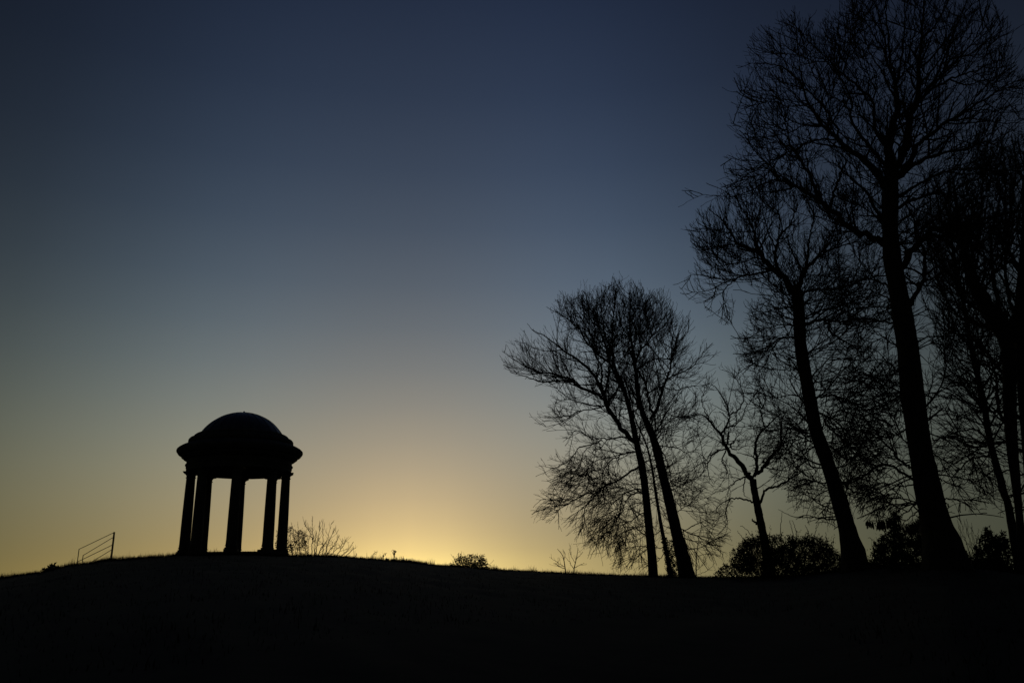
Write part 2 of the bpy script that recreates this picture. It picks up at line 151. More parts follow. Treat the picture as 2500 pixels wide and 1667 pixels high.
def lathe(profile, seg, a0=0.0):
    """closed profile of (r, z) around the z axis"""
    pr = np.array(profile, float); m = len(pr)
    t = a0 + np.arange(seg) * 2 * np.pi / seg
    V = np.stack([pr[None, :, 0] * np.cos(t)[:, None], pr[None, :, 0] * np.sin(t)[:, None], np.repeat(pr[None, :, 1], seg, 0)], -1).reshape(-1, 3)
    i = np.arange(seg)[:, None]; j = np.arange(m)[None, :]; i2 = (i + 1) % seg; j2 = (j + 1) % m
    F = np.stack([i * m + j, i2 * m + j, i2 * m + j2, i * m + j2], -1).reshape(-1, 4)
    return V, F
def box(cx, cy, cz, sx, sy, sz):
    V = np.array([[x, y, z] for x in (-.5, .5) for y in (-.5, .5) for z in (-.5, .5)]) * [sx, sy, sz] + [cx, cy, cz]
    F = np.array([[0, 1, 3, 2], [4, 6, 7, 5], [0, 4, 5, 1], [2, 3, 7, 6], [0, 2, 6, 4], [1, 5, 7, 3]])
    return V, F

# ------------------------------------------------------------------ materials
def material(name, c1, c2, scale=4.0, rough=0.9, bump=0.3, metallic=0.0, stretch=(1, 1, 1), detail=6):
    m = bpy.data.materials.new(name); m.use_nodes = True
    n, l = m.node_tree.nodes, m.node_tree.links
    b = n['Principled BSDF']; b.inputs['Roughness'].default_value = rough; b.inputs['Metallic'].default_value = metallic
    b.inputs['Specular IOR Level'].default_value = 0.25
    t = n.new('ShaderNodeTexCoord'); mp = n.new('ShaderNodeMapping'); mp.inputs['Scale'].default_value = stretch
    l.new(t.outputs['Object'], mp.inputs['Vector'])
    ns = n.new('ShaderNodeTexNoise'); ns.inputs['Scale'].default_value = scale; ns.inputs['Detail'].default_value = detail
    l.new(mp.outputs[0], ns.inputs['Vector'])
    cr = n.new('ShaderNodeValToRGB'); cr.color_ramp.elements[0].color = (*c1, 1); cr.color_ramp.elements[1].color = (*c2, 1)
    cr.color_ramp.elements[0].position = 0.3; cr.color_ramp.elements[1].position = 0.7
    l.new(ns.outputs['Fac'], cr.inputs[0]); l.new(cr.outputs[0], b.inputs['Base Color'])
    if bump:
        bp = n.new('ShaderNodeBump'); bp.inputs['Strength'].default_value = bump; bp.inputs['Distance'].default_value = 0.05
        l.new(ns.outputs['Fac'], bp.inputs['Height']); l.new(bp.outputs[0], b.inputs['Normal'])
    return m
M_BARK = material('bark', (0.03, 0.026, 0.02), (0.075, 0.068, 0.055), 9, 0.95, 0.6, stretch=(1, 1, 0.25))
M_TWIG = material('twig_bark', (0.03, 0.024, 0.02), (0.05, 0.042, 0.035), 6, 0.9, 0)
M_LEAF = material('evergreen_leaf', (0.02, 0.035, 0.012), (0.045, 0.07, 0.022), 8, 0.7, 0)
M_DRYLEAF = material('withered_leaf', (0.05, 0.035, 0.018), (0.09, 0.06, 0.03), 8, 0.8, 0)
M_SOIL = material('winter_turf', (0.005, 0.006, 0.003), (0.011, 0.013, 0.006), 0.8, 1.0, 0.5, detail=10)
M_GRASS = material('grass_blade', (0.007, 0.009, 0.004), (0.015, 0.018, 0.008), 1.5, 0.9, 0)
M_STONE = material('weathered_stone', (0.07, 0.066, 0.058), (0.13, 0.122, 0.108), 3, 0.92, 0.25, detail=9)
M_LEAD = material('lead_sheet', (0.10, 0.11, 0.12), (0.17, 0.18, 0.19), 5, 0.42, 0.1, metallic=0.4)
M_IRON = material('painted_iron', (0.02, 0.02, 0.02), (0.04, 0.035, 0.03), 20, 0.6, 0.1)

# ------------------------------------------------------------------ the ground: a rounded hilltop
CREST = np.array([(-300, 1440), (-100, 1425), (0, 1412), (106, 1396), (190, 1378), (275, 1369), (350, 1363.5), (425, 1355.5), (560, 1354), (640, 1355.5),
                  (700, 1356), (770, 1358.5), (850, 1361), (900, 1366.5), (1000, 1372), (1060, 1380), (1150, 1386.5), (1240, 1393.5), (1340, 1398.5),
                  (1450, 1403.5), (1580, 1407.5), (1700, 1410), (1800, 1411), (1900, 1408), (2000, 1400), (2100, 1389), (2200, 1381), (2300, 1378),
                  (2400, 1386), (2500, 1396), (2650, 1405), (2850, 1410)], float)
CDIST = np.interp(CREST[:, 0], [-300, 275, 560, 900, 1250, 1640, 1870, 2090, 2300, 2500, 2850], [36, 37, 37.3, 39, 42, 45, 45, 39, 34, 36, 38])
_r = np.array([px_ray(x, y) for x, y in CREST])
C_AZ = np.degrees(np.arctan2(_r[:, 0], _r[:, 1]))
C_SL = _r[:, 2] / np.hypot(_r[:, 0], _r[:, 1])
C_AZ = np.concatenate([[-180, -75], C_AZ, [75, 180]]); C_SL = np.concatenate([[-0.04, -0.03], C_SL, [-0.03, -0.04]])
C_D = np.concatenate([[36, 36], CDIST, [38, 36]])
def crest_at(x, y):
    a = np.degrees(np.arctan2(x, y))
    return np.interp(a, C_AZ, C_D), np.interp(a, C_AZ, C_SL)
def ground_z(x, y):
    x = np.asarray(x, float); y = np.asarray(y, float)
    r = np.hypot(x, y); D, s = crest_at(x, y)
    zc = EYE + s * D
    t = np.clip(r / D, 0, 1)
    near = EYE + s * D * t - EYE * (1 - t) ** 1.5
    q = np.maximum(r - D, 0)
    far = zc + s * q - 0.011 * q * q
    # the far side steepens to a fixed fall, then runs out into a plain
    qf = 16.0
    slope_f = s - 0.022 * qf
    zf = zc + s * qf - 0.011 * qf * qf
    far2 = zf + slope_f * (q - qf)
    plain = -9.0
    far2 = np.maximum(far2, plain + 0.0 * far2)
    far = np.where(q > qf, far2, far)
    return np.where(r <= D, near, np.maximum(far, plain))
def bumps(x, y):
    return 0.025 * np.sin(x * 1.3 + 2 * np.sin(y * .7)) * np.sin(y * 1.1 + 1.7) + 0.012 * np.sin(x * 4.1 + y * 2.3) + 0.01 * np.sin(y * 5.3 - x * 1.9)
az_in = np.linspace(-48, 48, 200)
az_out = np.linspace(50, 310, 66)
AZ = np.radians(np.concatenate([az_in, az_out]))
RR = np.concatenate([[0.02], np.geomspace(0.6, 20, 34), np.linspace(20.7, 62, 70), np.geomspace(64, 4000, 26)])
gx = RR[:, None] * np.sin(AZ)[None]; gy = RR[:, None] * np.cos(AZ)[None]
gz = ground_z(gx, gy) + bumps(gx, gy) * np.clip((200 - RR[:, None]) / 140, 0, 1)
n_r, n_a = gx.shape
i, j = np.meshgrid(np.arange(n_r - 1), np.arange(n_a), indexing='ij'); j2 = (j + 1) % n_a
GF = np.stack([i * n_a + j, i * n_a + j2, (i + 1) * n_a + j2, (i + 1) * n_a + j], -1).reshape(-1, 4)[:, ::-1]
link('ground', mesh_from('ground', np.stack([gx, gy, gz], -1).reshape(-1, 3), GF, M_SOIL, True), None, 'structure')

def grass_field(n, az0, az1, dr, hmin, hmax, width):
    a = np.radians(RNG.uniform(az0, az1, n)); D = np.interp(np.degrees(a), C_AZ, C_D)
    r = D + dr(n)
    # tufts: blades gather round scattered centres
    x = r * np.sin(a); y = r * np.cos(a)
    k = RNG.integers(0, n, n // 2); x[:n // 2] = x[k] + RNG.normal(0, .09, n // 2); y[:n // 2] = y[k] + RNG.normal(0, .09, n // 2)
    z = ground_z(x, y) + bumps(x, y) - 0.03
    patch = 0.55 + 0.45 * np.sin(x * .9 + 1.3 * np.sin(y * .6)) * np.sin(x * 2.3 + y * .5)
    h = RNG.uniform(hmin, hmax, n) * (0.55 + 0.6 * patch) * RNG.choice([1, 1, 1, 1.5], n)
    th = RNG.uniform(0, 2 * np.pi, n); lean = RNG.uniform(0, .55, n) * h
    w = width * RNG.uniform(.6, 1.3, n)
    ph = th + RNG.uniform(-1.2, 1.2, n)
    bx, by = np.cos(th) * w, np.sin(th) * w
    b = np.stack([x, y, z], -1); ux = np.stack([bx, by, 0 * bx], -1)
    m = b + np.stack([-np.sin(ph) * lean * .35, np.cos(ph) * lean * .35, .6 * h], -1)
    t = b + np.stack([-np.sin(ph) * lean, np.cos(ph) * lean, h], -1)
    V = np.stack([b - ux, b + ux, m + ux * .7, m - ux * .7, t], 1).reshape(-1, 3)
    i5 = np.arange(n)[:, None] * 5
    return V, i5 + np.array([[0, 1, 2, 3]]), i5 + np.array([[3, 2, 4]])
parts = [grass_field(60000, -37, 36, lambda n: RNG.uniform(-2.2, 1.2, n), .05, .17, .006),
         grass_field(16000, -37, 36, lambda n: -RNG.uniform(2, 28, n), .04, .11, .007)]
tuft_az = RNG.uniform(-36, 14, 90); tuft_r = RNG.uniform(-.9, .4, 90); tuft_h = RNG.uniform(.12, .30, 90)
V, q, t = grass_field(3600, -36, 14, lambda n: RNG.uniform(-1, .5, n), .16, .30, .006)
k = RNG.integers(0, 90, 3600); a = np.radians(tuft_az[k]); r = np.interp(tuft_az[k], C_AZ, C_D) + tuft_r[k]
V = V.reshape(-1, 5, 3); sh = np.stack([r * np.sin(a) + RNG.normal(0, .12, 3600), r * np.cos(a) + RNG.normal(0, .12, 3600)], -1)
dz = ground_z(sh[:, 0], sh[:, 1]) - V[:, 0, 2]
V[:, :, 2] = V[:, :1, 2] + (V[:, :, 2] - V[:, :1, 2]) * (tuft_h[k] / .25)[:, None] + (dz - .03)[:, None]
V[:, :, :2] += (sh - V[:, :2, :2].mean(1))[:, None, :]
parts.append((V.reshape(-1, 3), q, t))
off = 0; Vs, Q, T3 = [], [], []
for V, q, t in parts:
    Vs.append(V); Q.append(q + off); T3.append(t + off); off += len(V)
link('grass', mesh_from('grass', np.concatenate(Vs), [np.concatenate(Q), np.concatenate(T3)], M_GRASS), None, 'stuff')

# ------------------------------------------------------------------ the rotunda
TB = at_px(569.5, 1353, 40.0)
temple = thing('rotunda_temple', 'round stone temple with a dome on a ring of columns, on the hilltop', 'temple', TB)
temple.rotation_euler = (0, 0, 0)
def tpart(name, V, F, mat, parent=temple, smooth=False):
    return link(name, mesh_from(name, V, F, mat, smooth), parent)
SEG = 96
def stepped(r1, r0, z0, z1, b=.015):
    return [(r0, z0), (r1 - b, z0), (r1, z0 + b), (r1, z1 - b), (r1 - b, z1), (r0, z1)]
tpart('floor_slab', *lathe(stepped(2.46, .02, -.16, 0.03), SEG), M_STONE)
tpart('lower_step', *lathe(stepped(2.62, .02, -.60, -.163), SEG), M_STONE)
RC, Z0, ZT = 2.13, 0.03, 3.72
vd = math.atan2(TB[0], TB[1])                               # bearing of the temple from the camera
col_meshes = {}
sh = [(.0, .30)]
zs = np.linspace(.30, 3.42, 15)
prof = [(.004, .285), (.262, .285), (.245, .31)] + [(.236 - .036 * ((z - .3) / 3.12) ** 1.7, z) for z in zs[1:]] + [(.004, 3.42)]
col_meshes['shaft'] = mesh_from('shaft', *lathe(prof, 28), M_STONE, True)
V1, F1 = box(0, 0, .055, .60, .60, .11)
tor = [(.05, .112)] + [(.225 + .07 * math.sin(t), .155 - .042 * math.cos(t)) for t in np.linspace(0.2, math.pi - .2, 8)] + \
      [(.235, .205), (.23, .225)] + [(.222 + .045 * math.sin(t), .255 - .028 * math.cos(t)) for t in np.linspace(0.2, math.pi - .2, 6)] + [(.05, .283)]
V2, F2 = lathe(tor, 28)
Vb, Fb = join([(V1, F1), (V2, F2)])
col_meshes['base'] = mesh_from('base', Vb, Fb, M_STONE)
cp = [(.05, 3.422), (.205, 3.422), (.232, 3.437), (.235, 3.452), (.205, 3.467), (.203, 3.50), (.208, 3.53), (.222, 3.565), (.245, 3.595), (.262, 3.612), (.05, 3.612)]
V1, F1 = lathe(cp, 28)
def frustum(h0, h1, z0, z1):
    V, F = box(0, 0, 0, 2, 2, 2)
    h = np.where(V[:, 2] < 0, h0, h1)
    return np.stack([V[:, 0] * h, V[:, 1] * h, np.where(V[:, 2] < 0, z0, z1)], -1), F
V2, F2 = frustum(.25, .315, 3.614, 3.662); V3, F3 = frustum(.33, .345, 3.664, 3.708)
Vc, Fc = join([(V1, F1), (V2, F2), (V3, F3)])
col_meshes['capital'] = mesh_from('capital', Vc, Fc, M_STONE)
for k in range(8):
    a = math.radians(45 * k - 3)                            # 0 faces the camera, positive to the right
    c = bpy.data.objects.new('column', None); COL.objects.link(c); c.parent = temple
    fx, fy = -math.sin(vd), -math.cos(vd); rx, ry = math.cos(vd), -math.sin(vd)
    c.location = (RC * (fx * math.cos(a) + rx * math.sin(a)), RC * (fy * math.cos(a) + ry * math.sin(a)), Z0)
    c.rotation_euler = (0, 0, math.atan2(c.location[1], c.location[0]))
    for nm in ('base', 'shaft', 'capital'): link(nm, col_meshes[nm], c)
zb = Z0 + 3.713
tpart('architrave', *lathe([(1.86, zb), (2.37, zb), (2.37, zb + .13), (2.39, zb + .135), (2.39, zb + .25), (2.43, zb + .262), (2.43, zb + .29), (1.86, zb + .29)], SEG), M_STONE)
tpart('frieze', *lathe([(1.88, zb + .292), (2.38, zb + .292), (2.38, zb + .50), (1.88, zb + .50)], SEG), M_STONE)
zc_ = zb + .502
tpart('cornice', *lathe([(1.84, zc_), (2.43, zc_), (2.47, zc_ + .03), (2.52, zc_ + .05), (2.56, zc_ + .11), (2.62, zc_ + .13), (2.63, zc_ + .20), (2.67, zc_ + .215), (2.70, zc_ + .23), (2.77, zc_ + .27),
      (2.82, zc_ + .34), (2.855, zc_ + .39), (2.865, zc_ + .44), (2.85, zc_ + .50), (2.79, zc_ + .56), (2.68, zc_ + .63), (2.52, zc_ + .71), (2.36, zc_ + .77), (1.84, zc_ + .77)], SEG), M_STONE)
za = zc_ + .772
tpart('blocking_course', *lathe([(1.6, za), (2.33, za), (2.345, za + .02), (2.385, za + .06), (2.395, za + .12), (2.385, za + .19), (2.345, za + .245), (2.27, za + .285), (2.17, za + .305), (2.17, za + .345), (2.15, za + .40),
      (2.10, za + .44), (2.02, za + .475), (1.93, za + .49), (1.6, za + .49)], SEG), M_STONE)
zd, RD, RISE = za + .485, 1.90, 1.10
RS = (RD ** 2 + RISE ** 2) / (2 * RISE)                        # a shallow spherical cap
outer = [(RS * math.sin(t), zd + RISE - RS * (1 - math.cos(t))) for t in np.linspace(math.asin(RD / RS), .012, 24)]
inner = [(r * .95, z - .10 * (1 - .5 * (z - zd) / RISE)) for r, z in outer[::-1]]
tpart('dome', *lathe(outer + inner, 128), M_LEAD, smooth=True)
for k in range(24):
    a = k * 2 * math.pi / 24
    p = np.array([[(r + .004) * math.cos(a), (r + .004) * math.sin(a), z + .004] for r, z in outer[:-2]])
    tpart('seam_roll', *tubes(p[None], np.full((1, len(p)), .016), 6), M_LEAD, smooth=True)
tpart('finial', *lathe([(.002, zd + RISE - .04), (.10, zd + RISE - .04), (.10, zd + RISE + .01), (.05, zd + RISE + .03), (.05, zd + RISE + .07), (.03, zd + RISE + .10), (.002, zd + RISE + .11)], 16), M_LEAD)

# ------------------------------------------------------------------ the two handrails beside the steps behind the crest
def handrail(label, nx, near, far, n_px, f_px, nw):
    """near / far: distances of the two ends; n_px / f_px: pixel heights of the rails at each end"""
    pts_n = [at_px(nx[0], y, near) for y in n_px]; pts_f = [at_px(nx[1], y, far) for y in f_px]
    for L in (pts_n, pts_f):
        for p in L[1:]: p[:2] = L[0][:2]
    gb = np.array([pts_n[0][0], pts_n[0][1], float(ground_z(pts_n[0][0], pts_n[0][1]))])
    root = thing('handrail', label, 'handrail', gb, 'handrails of the hillside steps')
    def tb(nm, A, B, r, s=10):
        P = np.array([np.array(A) + (np.array(B) - np.array(A)) * t for t in (0, .5, 1)]) - gb
        V, F = tubes(P[None], np.full((1, 3), r), s)
        link(nm, mesh_from(nm, V, [F, np.array([list(range(s))[::-1]]), np.array([list(range(2 * s, 3 * s))])], M_IRON), root)
    for A, B in zip(pts_n, pts_f): tb('rail', A, B, .013)
    for top, r in ((pts_n[0], nw), (pts_f[0], .016)):
        gz0 = float(ground_z(top[0], top[1])) - .3
        tb('post', top + np.array([0, 0, .015]), (top[0], top[1], gz0), r)
handrail('nearer iron handrail with a thick end post, rails running down behind the hill crest', (279, 193), 37.3, 39.0, (1299, 1329, 1361), (1340, 1371, 1402), .034)
handrail('farther and lower iron handrail, seen through the rails of the nearer one', (278.2, 203), 38.4, 40.1, (1310, 1340, 1371), (1355, 1386, 1417), .03)
# ------------------------------------------------------------------ trees
# limbs were read off enlarged views of the photo; each view has an origin and a scale
VIEW = {'S': (0, 0, 1.0), 'V3': (640, 1220, 3.92), 'V4': (1200, 660, 2.0103), 'V5': (1640, 800, 2.45), 'V6': (2040, 840, 2.613), 'V7': (1640, 400, 3.136),
        'V8': (1740, 0, 3.0947), 'W1': (2080, 330, 2.75), 'W2': (1900, 400, 3.135), 'W3': (2250, 650, 3.484), 'W4': (1420, 660, 4.3556),
        'W5': (1300, 980, 3.565), 'W6': (2050, 1230, 5.227)}
def to_src(view, pts):
    ox, oy, s = VIEW[view]
    p = np.array(pts, float); p[:, 0] = ox + p[:, 0] / s; p[:, 1] = oy + p[:, 1] / s
    return p, s
def inside(poly, q):
    x, y = q[..., 0], q[..., 1]
    r = np.zeros(x.shape, bool)
    n = len(poly)
    for a in range(n):
        (x1, y1), (x2, y2) = poly[a], poly[(a + 1) % n]
        if y1 == y2: continue
        c = ((y1 > y) != (y2 > y)) & (x < (x2 - x1) * (y - y1) / (y2 - y1) + x1)
        r ^= c
    return r
def unit(v): return v / (np.linalg.norm(v, axis=-1, keepdims=True) + 1e-9)

class Tree:
    def __init__(s, name, label, cat, base, dist, seed, poly, group=None, up=(.3, -.2), part='trunk', limb='limb', depth=4.0, spread=.45):
        s.rng = np.random.default_rng(seed)
        r = px_ray(*base); s.n = unit(np.array([r[0], r[1], 0])); s.dist = dist
        b = at_px(base[0], base[1], dist); s.base = np.array([b[0], b[1], float(ground_z(b[0], b[1])) - .05])
        s.root = thing(name, label, cat, s.base, group)
        s.poly = [tuple(p) for p in poly]; s.up = up; s.depth = depth; s.spread = spread
        ys = [p[1] for p in poly]; s.y0, s.y1 = min(ys), max(ys)
        cx, cy = np.mean([p[0] for p in s.poly]), np.mean(ys)
        s.mid = at_px(cx, .5 * cy + .5 * s.y1, dist)              # heart of the crown: twigs point away from it
        s.px, s.dl, s.limbs = np.zeros((0, 2)), np.zeros(0), []
        s.part, s.limbname = part, limb
    def unproj(s, p, d):
        P = []
        for (x, y), q in zip(p, d):
            r = px_ray(x, y); P.append(CAM + r * ((s.dist + q) / (r @ s.n)))
        return np.array(P)
    def limb(s, view, w, pts, trunk=False, slope=None, name=None, free=False, toground=False, t0=None):
        """w: (start, end) widths or one per point, in view pixels"""
        p, sc = to_src(view, pts)
        seg = np.hypot(*np.diff(p, axis=0).T); L = np.concatenate([[0], np.cumsum(seg)])
        w = np.array(w, float) / sc
        if len(w) == 2 and len(p) != 2: w = w[0] + (w[1] - w[0]) * (L / L[-1])
        elif len(w) != len(p): w = np.interp(L / L[-1], np.linspace(0, 1, len(w)), w)
        # Catmull-Rom through the read-off points
        K = 28
        pp = np.concatenate([[2 * p[0] - p[1]], p, [2 * p[-1] - p[-2]]])
        q, ww, ll = [], [], []
        for u in np.linspace(0, len(p) - 1 - 1e-6, K):
            i = int(u); f = u - i
            a, b, c, d = pp[i:i + 4]
            q.append(.5 * (2 * b + (c - a) * f + (2 * a - 5 * b + 4 * c - d) * f * f + (3 * b - a - 3 * c + d) * f ** 3))
            ww.append(w[i] + (w[i + 1] - w[i]) * f); ll.append(L[i] + (L[i + 1] - L[i]) * f)
        q, ww, ll = np.array(q), np.array(ww), np.array(ll)
        d0 = 0.0
        if len(s.px) and not free:
            k = np.argmin(np.hypot(*(s.px - q[0]).T)); d0 = s.dl[k]
            if np.hypot(*(s.px[k] - q[0])) < 30: q[0] = .5 * (q[0] + s.px[k])
        m_px = s.dist / FPX * 1.05
        if slope is None: slope = 0.0 if trunk else s.rng.uniform(-.55, .55)
        dl = d0 + slope * ll * m_px + (0 if trunk else 1) * .1 * np.sin(ll * m_px * 1.5 + s.rng.uniform(0, 6)) * np.minimum(ll * m_px, 1)
        s.px = np.concatenate([s.px, q]); s.dl = np.concatenate([s.dl, dl])
        P = s.unproj(q, dl)
        R = ww / 2 / FPX * ((P - CAM) @ FWD) * (1 if trunk else 1.12)
        if trunk and toground:
            g = float(ground_z(P[0][0], P[0][1])) - .35
            ext = P[0] + np.array([0, 0, min(-.1, g - P[0][2])])
            P = np.concatenate([[ext], P[:-1]]); R = np.concatenate([[R[0] * 1.12], R[:-1]])
        if trunk:
            R *= 1 + .04 * np.sin(np.arange(K) * 1.7 + s.rng.uniform(0, 6))
        else:
            amp = np.minimum(.25 * R + .012, .05)[:, None]
            P[1:] += s.rng.normal(0, 1, (K - 1, 3)) * amp[1:]
        if t0 is None: t0 = .35 if trunk else .12
        s.limbs.append((P, np.maximum(R, .006), trunk, t0, name))
    def spawn(s, P, R, t0, dens, length, K, ang, trop, wig, rmax, rmin, taper=.35, tipbias=0.5, minlen=.08, cap=0, cell=9.0, soft=13.0, tilt=(0, 0, .25), outward=0.0):
        rng = s.rng; n, k, _ = P.shape
        L = np.linalg.norm(np.diff(P, axis=1), axis=2).sum(1)
        cnt = rng.poisson(np.maximum(dens * L * (1 - t0), 0))
        idx = np.repeat(np.arange(n), cnt); m = len(idx)
        t = t0[idx] + (1 - t0[idx]) * rng.random(m)
        u = t * (k - 1) * .9999; i = u.astype(int); f = (u - i)[:, None]
        A, B = P[idx, i], P[idx, i + 1]
        o = A + (B - A) * f; T = unit(B - A); r = R[idx, i] + (R[idx, i + 1] - R[idx, i]) * f[:, 0]
        N = rng.normal(0, 1, (m, 3)); N += np.array(tilt) + outward * unit(o - s.mid); N -= (N * T).sum(1, keepdims=True) * T; N = unit(N)
        th = np.radians(rng.uniform(ang[0], ang[1], m))[:, None]
        D = unit(np.cos(th) * T + np.sin(th) * N)
        ln = length * rng.uniform(.35, 1.25, m) * (1 - tipbias * t)
        y = proj(o)[:, 1]; h = np.clip((y - s.y0) / (s.y1 - s.y0), 0, 1)
        rad = unit((o - (s.base + [0, 0, 0])) * [1, 1, 0])
        g = np.zeros((m, 3)); g[:, 2] = s.up[0] + (s.up[1] - s.up[0]) * h; g += rad * .12 * h[:, None]
        g *= trop
        def grow(ln):
            C = np.empty((m, K, 3)); C[:, 0] = o; d = D.copy(); rr = np.random.default_rng(int(s.dist * 10) + m)
            st = (ln / (K - 1))[:, None]
            for q in range(1, K):
                d = unit(d + g * (1.0 / (K - 1)) * 1.6 + rr.normal(0, wig, (m, 3)))
                C[:, q] = C[:, q - 1] + d * st
            return C
        J = rng.normal(0, soft, (m, 2))                          # ragged outline: some tips stop short, some stick out
        C = grow(ln)
        for _ in range(3):
            e = C[:, -1]; dd = (e - CAM) @ s.n - s.dist
            bad = ~inside(s.poly, proj(e) + J) | (np.abs(dd) > s.depth)
            if not bad.any(): break
            ln = np.where(bad, ln * .55, ln); C = grow(ln)
        e = C[:, -1]; mid = C[:, K // 2]; dd = (e - CAM) @ s.n - s.dist
        keep = inside(s.poly, proj(e) + J) & inside(s.poly, proj(mid) + J) & (np.abs(dd) < s.depth + .6) & (ln > minlen) & (e[:, 2] > ground_z(e[:, 0], e[:, 1]) + .15)
        C, r, idx, ln = C[keep], r[keep], idx[keep], ln[keep]
        if cap and len(C):
            # branches grow towards light: a tip is kept only where few others already reach
            tip = np.floor(np.stack([*proj(C[:, -1]).T / cell, ((C[:, -1] - CAM) @ s.n) / 1.4], -1)).astype(int)
            md = np.floor(np.stack([*proj(C[:, K // 2]).T / cell, ((C[:, K // 2] - CAM) @ s.n) / 1.4], -1)).astype(int)
            occ, ok = {}, []
            for q, (a, b) in enumerate(zip(map(tuple, tip), map(tuple, md))):
                if occ.get(a, 0) + occ.get(b, 0) < cap:
                    occ[a] = occ.get(a, 0) + 1; occ[b] = occ.get(b, 0) + 1; ok.append(q)
            C, r, idx, ln = C[ok], r[ok], idx[ok], ln[ok]
        r0 = np.clip(r * .6, rmin, np.minimum(rmax, rmin + ln * .018))
        tt = np.linspace(0, 1, K)[None]
        RR = r0[:, None] * (1 - (1 - taper) * tt); RR = np.maximum(RR, rmin * .75)
        return C, RR, idx
    def build(s, l0=None, spray=None, l1=None, l2=None, l3=None, l4=None, bark=None, trunk_sides=14):
        bark = bark or M_BARK
        objs = []
        for P, R, tr, t0, nm in s.limbs:
            ns = trunk_sides if tr else 8
            if tr and s.part == 'trunk':
                # bark ridges, knots and a buttressed foot: finer rings with an uneven radius
                n3 = 3 * len(P) - 2; u = np.linspace(0, len(P) - 1, n3); k0 = np.arange(len(P))
                P = np.stack([np.interp(u, k0, P[:, c]) for c in range(3)], -1); R = np.interp(u, k0, R)
                V, F = tubes((P - s.base)[None], R[None], ns)
                th = np.arange(ns) * 2 * np.pi / ns; hh = np.maximum(P[:, 2] - s.base[2], 0)[:, None]
                foot = np.exp(-hh / .55)
                k = 1 + .035 * np.sin(3 * th[None] + hh * .9 + 1) + .03 * np.sin(5 * th[None] - hh * 1.7) + s.rng.normal(0, .022, (n3, ns)) + foot * (.12 + .16 * np.sin(5 * th[None] + 2))
                for _ in range(7):
                    c, a = s.rng.integers(4, n3 - 4), s.rng.integers(ns)
                    k[c, a] += .16; k[c, (a + 1) % ns] += .1; k[c + 1, a] += .08
                axis = np.repeat(P - s.base, ns, 0); V = axis + (V - axis) * k.reshape(-1, 1)
            else:
                V, F = tubes((P - s.base)[None], R[None], ns)
            F2 = [F, np.arange(ns)[None, ::-1], (np.arange(ns) + (P.shape[0] - 1) * ns)[None]]
            o = link(nm or (s.part if tr else s.limbname), mesh_from(nm or ('trunk' if tr else 'limb'), V, F2, bark, True), s.root)
            objs.append(o)
        P = np.array([l[0] for l in s.limbs]); R = np.array([l[1] for l in s.limbs]); t0 = np.array([l[3] for l in s.limbs])
        fine = []
        C0 = R0 = None
        if l0:
            C0, R0, idx = s.spawn(P, R, np.maximum(t0 * .8, .1), **l0)
            if spray:
                low = [q for q, l in enumerate(s.limbs) if l[2]]       # long thin drooping sprays from the lower trunk
                a, b, i2 = s.spawn(P[low], R[low], np.full(len(low), spray.pop('t0')), **spray)
                C0 = np.concatenate([C0, a]); R0 = np.concatenate([R0, b]); idx = np.concatenate([idx, np.array(low)[i2]])
            for c, r, k in zip(C0, R0, idx):
                V, F = tubes((c - s.base)[None], r[None], 6)
                link('branch', mesh_from('branch', V, F, bark), objs[k])
        if l1:
            C, RR, idx = s.spawn(P, R, t0, **l1)
            for c, r, k in zip(C, RR, idx):
                V, F = tubes((c - s.base)[None], r[None], 5)
                link('branch', mesh_from('branch', V, F, M_TWIG), objs[k])
            if C0 is not None and len(C0):
                a, b, _ = s.spawn(C0, R0, np.full(len(C0), .1), **l1)
                fine.append(tubes(a - s.base, b, 4)); C = np.concatenate([C, a]); RR = np.concatenate([RR, b])
            lv = (C, RR)
            # limbs carry the next order as well, nearer their tips
            for l, sd in ((l2, 3), (l3, 3), (l4, 3)):
                if not l: break
                src = [lv]
                nxt = []
                for (c, r) in src:
                    if len(c):
                        a, b, _ = s.spawn(c, r, np.full(len(c), .12), **l); nxt.append((a, b))
                if l is l2:
                    a, b, _ = s.spawn(P, R, np.maximum(t0, .45), **{**l, 'dens': l['dens'] * .9}); nxt.append((a, b))
                C = np.concatenate([q[0] for q in nxt]); RR = np.concatenate([q[1] for q in nxt])
                if len(C) == 0: break
                fine.append(tubes(C - s.base, RR, sd)); lv = (C, RR)
        if fine:
            V, F = join(fine)
            link('twigs', mesh_from('twigs', V, F, M_TWIG), s.root, 'stuff')
        s.ntri = sum(2 * len(f[1]) for f in fine)
        return s

